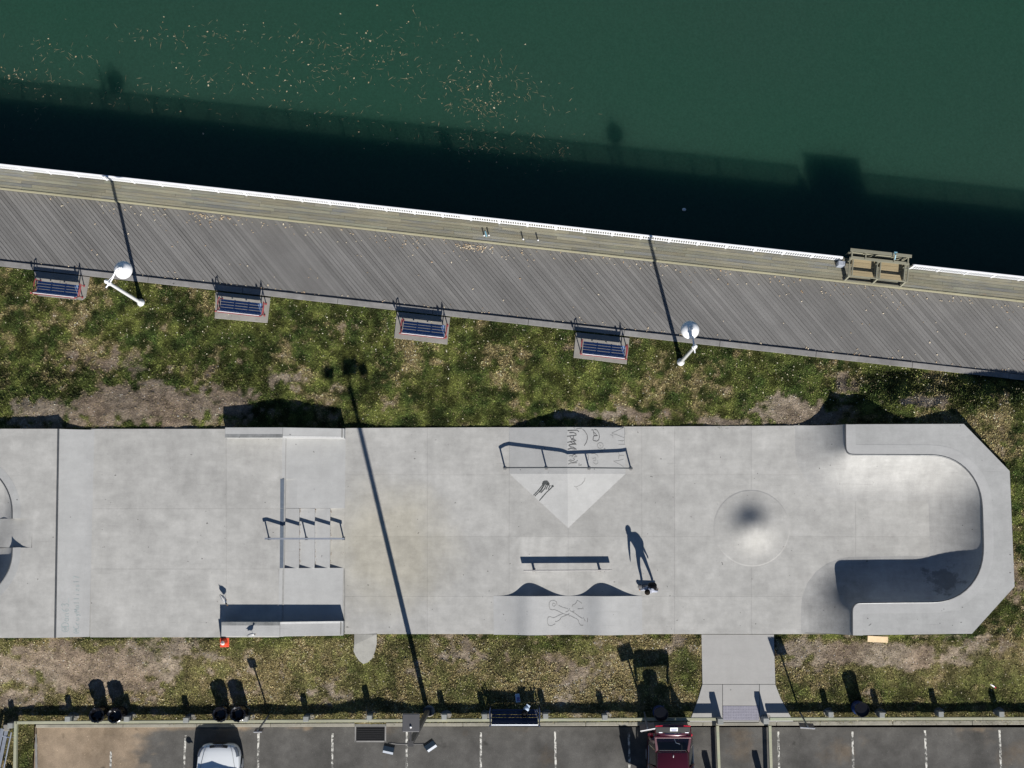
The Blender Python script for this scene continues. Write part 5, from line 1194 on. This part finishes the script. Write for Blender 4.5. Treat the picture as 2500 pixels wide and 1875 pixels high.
# ---------------------------------------------------------------- maroon car, hatch up
def maroon_car():
    o = P(1641, 1786, .5); y0 = P(1637, 1786, .5).y; x0 = P(1637.5, 1800, .9).x
    t_ = thing('maroon_car', 'maroon car backed up to the fence with its tailgate raised', 'car', (x0, y0, ASP))
    st = [(.0, .74, .62, .32), (.05, .84, .70, .28), (.15, .90, .80, .26), (.4, .935, 1.0, .24), (1.0, .945, 1.02, .22), (2.2, .945, 1.0, .22), (3.3, .94, .98, .22), (4.0, .90, .90, .24), (4.4, .82, .78, .26), (4.65, .6, .68, .3)]
    rw = rows_car(st); mb = MB().grid(rw); n = len(rw[0]); mb.add(rw[0], [tuple(range(n))]); mb.add(rw[-1], [tuple(range(n-1, -1, -1))])
    obj('car_body', mb, M['car_red'], t_, smooth=True)
    obj('boot_floor', MB().box((0, -.62, .98+.055), (1.2, .5, .03)), M['black'], t_)
    zr = 1.72
    rf = [(.62, .60, zr-.04), (.72, .635, zr), (1.4, .65, zr+.03), (2.2, .64, zr+.02), (2.75, .60, zr-.04)]
    rows = [[Vector((-w_-.03, -s_, z-.06)), Vector((-w_*.9, -s_, z)), Vector((0, -s_, z+.025)), Vector((w_*.9, -s_, z)), Vector((w_+.03, -s_, z-.06))] for s_, w_, z in rf]
    ro_ = obj('roof', MB().grid(rows), M['car_red'], t_, smooth=True); k_ = ro_.modifiers.new('solid', 'SOLIDIFY'); k_.thickness = .04; k_.offset = -1
    obj('roof_edge', MB().tube([rows[0][i]+Vector((0, .012, .01)) for i in range(1, 4)], .014, 6), M['chrome'], t_)
    obj('roof_antenna', MB().ell((.02, -.82, zr+.06), (.018, .06, .04), 10, 6), M['white'], t_, smooth=True)
    for s_ in (-1, 1):
        for a, b_ in (((s_*.86, -.22, 1.0), (s_*.66, -.66, zr-.06)), ((s_*.92, -1.25, 1.0), (s_*.68, -1.3, zr-.05)), ((s_*.93, -2.1, 1.0), (s_*.68, -2.05, zr-.05)), ((s_*.92, -3.5, .98), (s_*.65, -2.75, zr-.08))):
            obj('window_pillar', MB().beam(a, b_, .07, .06), M['car_red'], t_)
        for ya_, yb_ in ((-.42, -1.2), (-1.3, -2.03), (-2.14, -2.9)):
            if s_ < 0 and ya_ == -2.14: continue
            obj('side_window', MB().add([(s_*.905, ya_+.12, 1.02), (s_*.675, ya_, zr-.08), (s_*.675, yb_, zr-.08), (s_*.91, yb_-.02, 1.01)], [(0, 1, 2, 3)]), M['glass_dark'], t_)
        obj('window_trim', MB().tube([(s_*.89, -.45, 1.03), (s_*.70, -.62, zr-.12)], .012, 6), M['chrome'], t_)
        obj('window_trim', MB().tube([(s_*.90, -.5, 1.03), (s_*.92, -1.3, 1.03), (s_*.92, -3.0, 1.01)], .011, 6), M['chrome'], t_)
        obj('tail_light', MB().ell((s_*.80, -.10, .82), (.12, .09, .09), 12, 8), M['tail_red'], t_, smooth=True)
        for y in (-.95, -3.75):
            wh = obj('wheel', MB().tube([(s_*.72, y, .34), (s_*.945, y, .34)], [.34, .34], 24), M['tyre'], t_, smooth=True); obj('rim', MB().tube([(s_*.93, y, .34), (s_*.955, y, .34)], [.22, .22], 16), M['alu'], wh)
    obj('windscreen', MB().add([(-.62, -2.8, zr-.07), (.62, -2.8, zr-.07), (.84, -3.52, 1.0), (-.84, -3.52, 1.0)], [(0, 1, 2, 3)]), M['glass_clear'], t_)
    obj('rear_bumper', MB().box((0, .02, .48), (1.62, .16, .2)), M['black'], t_, bev=.05)
    # open passenger door on the west side
    dr = obj('car_door', MB().box((-1.28, -1.98, .72), (.76, .07, .72), rz=R(-22)), M['car_red'], t_, bev=.03); dr['label'] = 'open front passenger door'
    obj('door_window', MB().box((-1.24, -2.0, 1.32), (.62, .03, .46), rz=R(-22)), M['glass_dark'], dr)
    obj('door_frame', MB().tube([(-1.58, -1.86, 1.05), (-1.50, -1.89, 1.5), (-1.25, -1.99, 1.6), (-1.0, -2.1, 1.58), (-.93, -2.12, 1.1)], .025, 6), M['car_red'], dr)
    # raised tailgate: hinged at the roof's rear edge, running back and slightly up
    hz, hy = zr+.0, -.60; L = 1.08; rise = R(16)
    Mt = Matrix.Rotation(rise, 3, 'X'); H0 = Vector((0, hy, hz))
    def T(x, y, z=0): return H0+Mt @ Vector((x, y, z))
    tg_ = obj('tailgate', MB().grid([[T(-.70, .56, -.02), T(-.5, .57, .03), T(0, .58, .05), T(.5, .57, .03), T(.70, .56, -.02)], [T(-.73, .66, -.03), T(-.5, .67, .035), T(0, .68, .055), T(.5, .67, .035), T(.73, .66, -.03)],
                                    [T(-.74, .85, -.05), T(-.5, .88, .0), T(0, .9, .02), T(.5, .88, .0), T(.74, .85, -.05)], [T(-.70, 1.03, -.06), T(-.5, 1.08, -.03), T(0, 1.1, -.01), T(.5, 1.08, -.03), T(.70, 1.03, -.06)]]), M['car_red'], t_, smooth=True)
    k_ = tg_.modifiers.new('solid', 'SOLIDIFY'); k_.thickness = .07; k_.offset = -1
    for s_ in (-1, 1): obj('tailgate_frame', MB().beam(T(s_*.63, .0, 0), T(s_*.70, .60, -.01), .09, .06), M['car_red'], tg_)
    rg = MB().grid([[T(-.60, .02, .012+.0), T(0, .02, .03), T(.60, .02, .012)], [T(-.64, .3, .03), T(0, .3, .06), T(.64, .3, .03)], [T(-.66, .56, .02), T(0, .57, .055), T(.66, .56, .02)]])
    obj('rear_window', rg, M['glass_clear'], tg_, smooth=True)
    obj('rear_wiper', MB().tube([T(.05, .52, .07), T(.12, .36, .085), T(.28, .30, .08)], .014, 6), M['chrome'], tg_)
    obj('tailgate_lip', MB().beam(T(-.72, .60, .045), T(.72, .60, .045), .10, .03), M['car_red'], tg_, bev=.01)
    obj('chrome_strip', MB().beam(T(-.34, .735, .065), T(.34, .735, .065), .025, .02), M['chrome'], tg_)
    obj('lower_panel', MB().grid([[T(-.68, .75, .005), T(0, .77, .062), T(.68, .75, .005)], [T(-.68, .98, -.025), T(0, 1.0, .03), T(.68, .98, -.025)]]), M['black'], tg_, smooth=True)
    np_ = obj('number_plate', MB().box(T(0.03, .925, .06), (.31, .155, .008), M=Mt), M['plate'], tg_, bev=.01)
    for i in range(6): obj('plate_mark', MB().box(T(-.075+.042*i, .93, .067), (.024, .06, .004), M=Mt), M['plate_ink'], np_)
    obj('plate_mark', MB().box(T(.03, .872, .067), (.2, .02, .004), M=Mt), M['plate_ink'], np_)
    for x in (-.55, .5): 
        for i in range(4): obj('badge', MB().box(T(x+.035*i, .775, .058-abs(x)*.06), (.025, .03, .006), M=Mt), M['alu'], tg_)
    for s_ in (-1, 1): obj('tail_light', MB().beam(T(s_*.42, 1.055, .0), T(s_*.70, 1.02, -.03), .035, .03), M['tail_red'], tg_)
    for s_ in (-1, 1): obj('gas_strut', MB().tube([T(s_*.62, .45, -.05), Vector((s_*.72, -.45, 1.2))], .012, 6), M['black'], t_)
m, t, b, L = nodes('clear_glass')
b.inputs['Base Color'].default_value = (.6, .68, .72, 1); b.inputs['Roughness'].default_value = .03; b.inputs['IOR'].default_value = 1.45
tr_ = t.nodes.new('ShaderNodeBsdfTransparent'); tr_.inputs[0].default_value = (.86, .9, .9, 1); gl_ = t.nodes.new('ShaderNodeBsdfGlossy'); gl_.inputs['Roughness'].default_value = .02
fre = t.nodes.new('ShaderNodeFresnel'); fre.inputs['IOR'].default_value = 1.5; mx = t.nodes.new('ShaderNodeMixShader')
L(fre.outputs[0], mx.inputs[0]); L(tr_.outputs[0], mx.inputs[1]); L(gl_.outputs[0], mx.inputs[2]); L(mx.outputs[0], t.nodes['Material Output'].inputs[0])
M['glass_clear'] = m
maroon_car()
# ---------------------------------------------------------------- grass, leaves, flotsam (uncountable)
def tri_cloud(name, co, col, mat_):
    n = len(co)//3; me = bpy.data.meshes.new(name)
    me.vertices.add(len(co)); me.vertices.foreach_set('co', co.astype(np.float32).ravel())
    me.loops.add(len(co)); me.loops.foreach_set('vertex_index', np.arange(len(co), dtype=np.int32))
    me.polygons.add(n); me.polygons.foreach_set('loop_start', np.arange(0, len(co), 3, dtype=np.int32)); me.update(calc_edges=True)
    a = me.color_attributes.new('Col', 'FLOAT_COLOR', 'POINT'); a.data.foreach_set('color', np.concatenate([col, np.ones((len(co), 1))], 1).astype(np.float32).ravel())
    me.materials.append(mat_); return stuff(link(name, me))
def in_poly(x, y, poly):
    r_ = np.zeros(x.shape, bool); n = len(poly)
    for i in range(n):
        (xa_, ya_), (xb_, yb_) = poly[i], poly[(i+1) % n]
        r_ ^= ((ya_ > y) != (yb_ > y)) & (x < (xb_-xa_)*(y-ya_)/(yb_-ya_+1e-12)+xa_)
    return r_
NB = 640000
x = rng.uniform(-22.8, 22.8, NB); y = np.where(rng.random(NB) < .36, rng.uniform(YS, SS_+.05, NB), rng.uniform(SN-.05, 11.9, NB))
keep = (y < yN(x)-.02) & (y > YS+.02)
x2 = rng.uniform(-22.8, XA, 9000); y2 = rng.uniform(PY(1960), YS, 9000)
x3 = rng.uniform(BOUT[0].x, 22.8, 60000); y3 = rng.uniform(SS_, SN, 60000); k3 = ~inside_slab(x3, y3, -.02)
x, y = np.concatenate([x[keep], x3[k3]]), np.concatenate([y[keep], y3[k3]])
ban = [[(p.x, p.y) for p in (P(a, b_, .05) for a, b_ in pd_)] for pd_ in pads]+[[(p.x, p.y) for p in (P(a, b_, .03) for a, b_ in pp)] for pp in ([(1712, 1540), (1890, 1540), (1894, 1670), (1907, 1705), (1940, 1768), (1681, 1768), (1704, 1705), (1714, 1670)],)]+[[(p.x, p.y) for p in qq]]
bad = np.zeros(x.shape, bool)
for pol in ban: bad |= in_poly(x, y, pol)
x, y = x[~bad], y[~bad]; z = gz(x, y)
x, y, z = np.concatenate([x, x2]), np.concatenate([y, y2]), np.concatenate([z, np.zeros(9000)])
c_, soil, straw = albedo(x, y)
tuft = fbm(x*7, y*7, 91, 3)
pr0 = np.where(soil > .5, .28, 1.0)*np.clip(.55+1.2*(tuft-.35), .2, 1); k = rng.random(len(x)) < pr0
x, y, z, c_, soil, straw, tuft = x[k], y[k], z[k], c_[k], soil[k], straw[k], tuft[k]; n = len(x)
lng = rng.uniform(.035, .10, n)*(1-.45*soil)*(.7+.8*(tuft-.2)); an = rng.uniform(0, 6.2832, n); tilt = rng.uniform(.25, 1.35, n); wd = rng.uniform(.008, .018, n)*(1+.7*straw+soil*.4)
d = np.stack([np.cos(an)*np.sin(tilt), np.sin(an)*np.sin(tilt), np.cos(tilt)], 1)*lng[:, None]; sx = np.stack([-np.sin(an), np.cos(an), np.zeros(n)], 1)*wd[:, None]
bp_ = np.stack([x, y, z-.004], 1); co = np.stack([bp_-sx, bp_+sx, bp_+d], 1).reshape(-1, 3)
bri = rng.lognormal(-.05, .5, n)[:, None]; mixs = (rng.random(n) < .05+.12*straw+.5*soil)[:, None]
cb = np.where(mixs, np.array([.27, .22, .125])*rng.uniform(.5, 1.3, (n, 1)), c_*1.35*bri); cb = np.clip(cb, 0, .5)
tri_cloud('grass', co, np.repeat(cb, 3, 0), M['blade'])
print('blades', n)
def flat_bits(x, y, z, ln, wdt, col, name, lift=.01):
    n = len(x); an = rng.uniform(0, 6.2832, n); u = np.stack([np.cos(an)*ln, np.sin(an)*ln, rng.uniform(-.2, .35, n)*ln], 1); v = np.stack([-np.sin(an)*wdt, np.cos(an)*wdt, rng.uniform(-.4, .4, n)*wdt], 1)
    c0 = np.stack([x, y, z+lift], 1); q = np.stack([c0-u, c0-v, c0+u, c0-u, c0+u, c0+v], 1).reshape(-1, 3)
    return tri_cloud(name, q, np.repeat(col, 6, 0), M['blade'])
def leafcol(n, a=(.42, .33, .2), b=(.62, .55, .40)):
    t_ = rng.random((n, 1)); return np.array(a)*(1-t_)+np.array(b)*t_
# pale leaves on the lawn, denser by the boardwalk
n = 800; lx = rng.uniform(-22.5, 22.5, n); ly = SN+np.abs(rng.normal(0, .5, n))*6; ly = yN(lx)-np.abs(rng.normal(0, 1.9, n)); k = (ly > SN+.1) & (rng.random(n) < .35+.65*sst(.35, .6, fbm(lx*.35, ly*.35, 77, 3)))
lx, ly = lx[k], ly[k]; n = len(lx); flat_bits(lx, ly, gz(lx, ly)+.035, rng.uniform(.018, .045, n), rng.uniform(.010, .026, n), leafcol(n, (.34, .3, .18), (.62, .6, .46)), 'lawn_leaves')
n = 700; lx = rng.uniform(-22.5, 22.5, n); ly = rng.uniform(YS+.1, SS_-.1, n); k = ~in_poly(lx, ly, ban[4]); lx, ly = lx[k], ly[k]; n = len(lx); flat_bits(lx, ly, gz(lx, ly)+.03, rng.uniform(.015, .04, n), rng.uniform(.008, .02, n), leafcol(n, (.35, .3, .2), (.66, .6, .45)), 'lawn_leaves')
# leaves on the planks and step
us, vs_ = [], []
for _ in range(420):
    r_ = random.random(); us.append(random.uniform(-22, 22))
    vs_.append(wdk-abs(random.gauss(0, .30))-.04 if r_ < .55 else (.05+abs(random.gauss(0, .05)) if r_ < .75 else random.uniform(0, wdk)))
for _ in range(80): us.append(step_u(1160)+random.gauss(0, .42)); vs_.append(wdk-.12-abs(random.gauss(0, .16)))
for _ in range(40): us.append(step_u(510)+random.gauss(0, .6)); vs_.append(wdk-.1-abs(random.gauss(0, .12)))
us, vs_ = np.array(us), np.array(vs_); wp_ = np.array([BWp(a, b_) for a, b_ in zip(us, vs_)]); n = len(us)
flat_bits(wp_[:, 0], wp_[:, 1], np.full(n, .012), rng.uniform(.02, .055, n), rng.uniform(.012, .032, n), leafcol(n, (.36, .25, .15), (.62, .55, .42)), 'deck_leaves', .012)
# flotsam: sticks and leaves drifting on the water
cl = [(60, 215, 70, 35, 90), (100, 110, 60, 20, 30), (520, 120, 180, 60, 60), (860, 110, 140, 50, 170), (620, 170, 250, 60, 160), (760, 215, 160, 40, 70), (980, 130, 60, 30, 60), (1160, 190, 60, 40, 130), (1190, 250, 60, 50, 170), (1150, 350, 40, 30, 60), (1310, 370, 30, 20, 50), (250, 250, 200, 40, 50), (170, 190, 160, 50, 40), (700, 280, 250, 20, 40), (1000, 320, 120, 25, 30), (1340, 250, 60, 60, 30)]
fx, fy = [], []
for cx, cy, sx_, sy_, k in cl:
    m_ = 0
    while m_ < k:
        p_ = P(random.gauss(cx, sx_*.8), max(-20, random.gauss(cy, sy_*.8)), WAT); r_ = 1 if random.random() < .5 else random.randint(3, 14); sp_ = .04+.05*r_; dr_ = random.uniform(-.5, .2)
        for _ in range(r_):
            u_ = random.gauss(0, sp_*1.6); v_ = random.gauss(0, sp_*.5); fx.append(p_.x+u_*math.cos(dr_)-v_*math.sin(dr_)); fy.append(p_.y+u_*math.sin(dr_)+v_*math.cos(dr_))
        m_ += r_
fx, fy = np.array(fx), np.array(fy); n = len(fx); leafy = rng.random(n) < .18
ln = np.where(leafy, rng.uniform(.012, .06, n)*rng.uniform(.5, 1, n), rng.uniform(.05, .24, n)*rng.uniform(.25, 1, n)); wd_ = np.where(leafy, ln*.75, rng.uniform(.003, .008, n))
cc = np.where(leafy[:, None], leafcol(n, (.36, .24, .12), (.55, .47, .34)), leafcol(n, (.16, .11, .06), (.42, .34, .22)))
an = rng.uniform(0, 6.2832, n); u_ = np.stack([np.cos(an)*ln, np.sin(an)*ln, 0*ln], 1); v_ = np.stack([-np.sin(an)*wd_, np.cos(an)*wd_, 0*ln], 1); c0 = np.stack([fx, fy, np.full(n, WAT+.006)], 1)
tri_cloud('floating_debris', np.stack([c0-u_-v_*.5, c0-u_*.2-v_, c0+u_, c0-u_-v_*.5, c0+u_, c0+v_], 1).reshape(-1, 3), np.repeat(cc, 6, 0), M['blade'])
for o in bpy.data.objects:
    if o.type == 'MESH' and o.parent is None and 'kind' not in o and 'label' not in o: print('untagged', o.name)
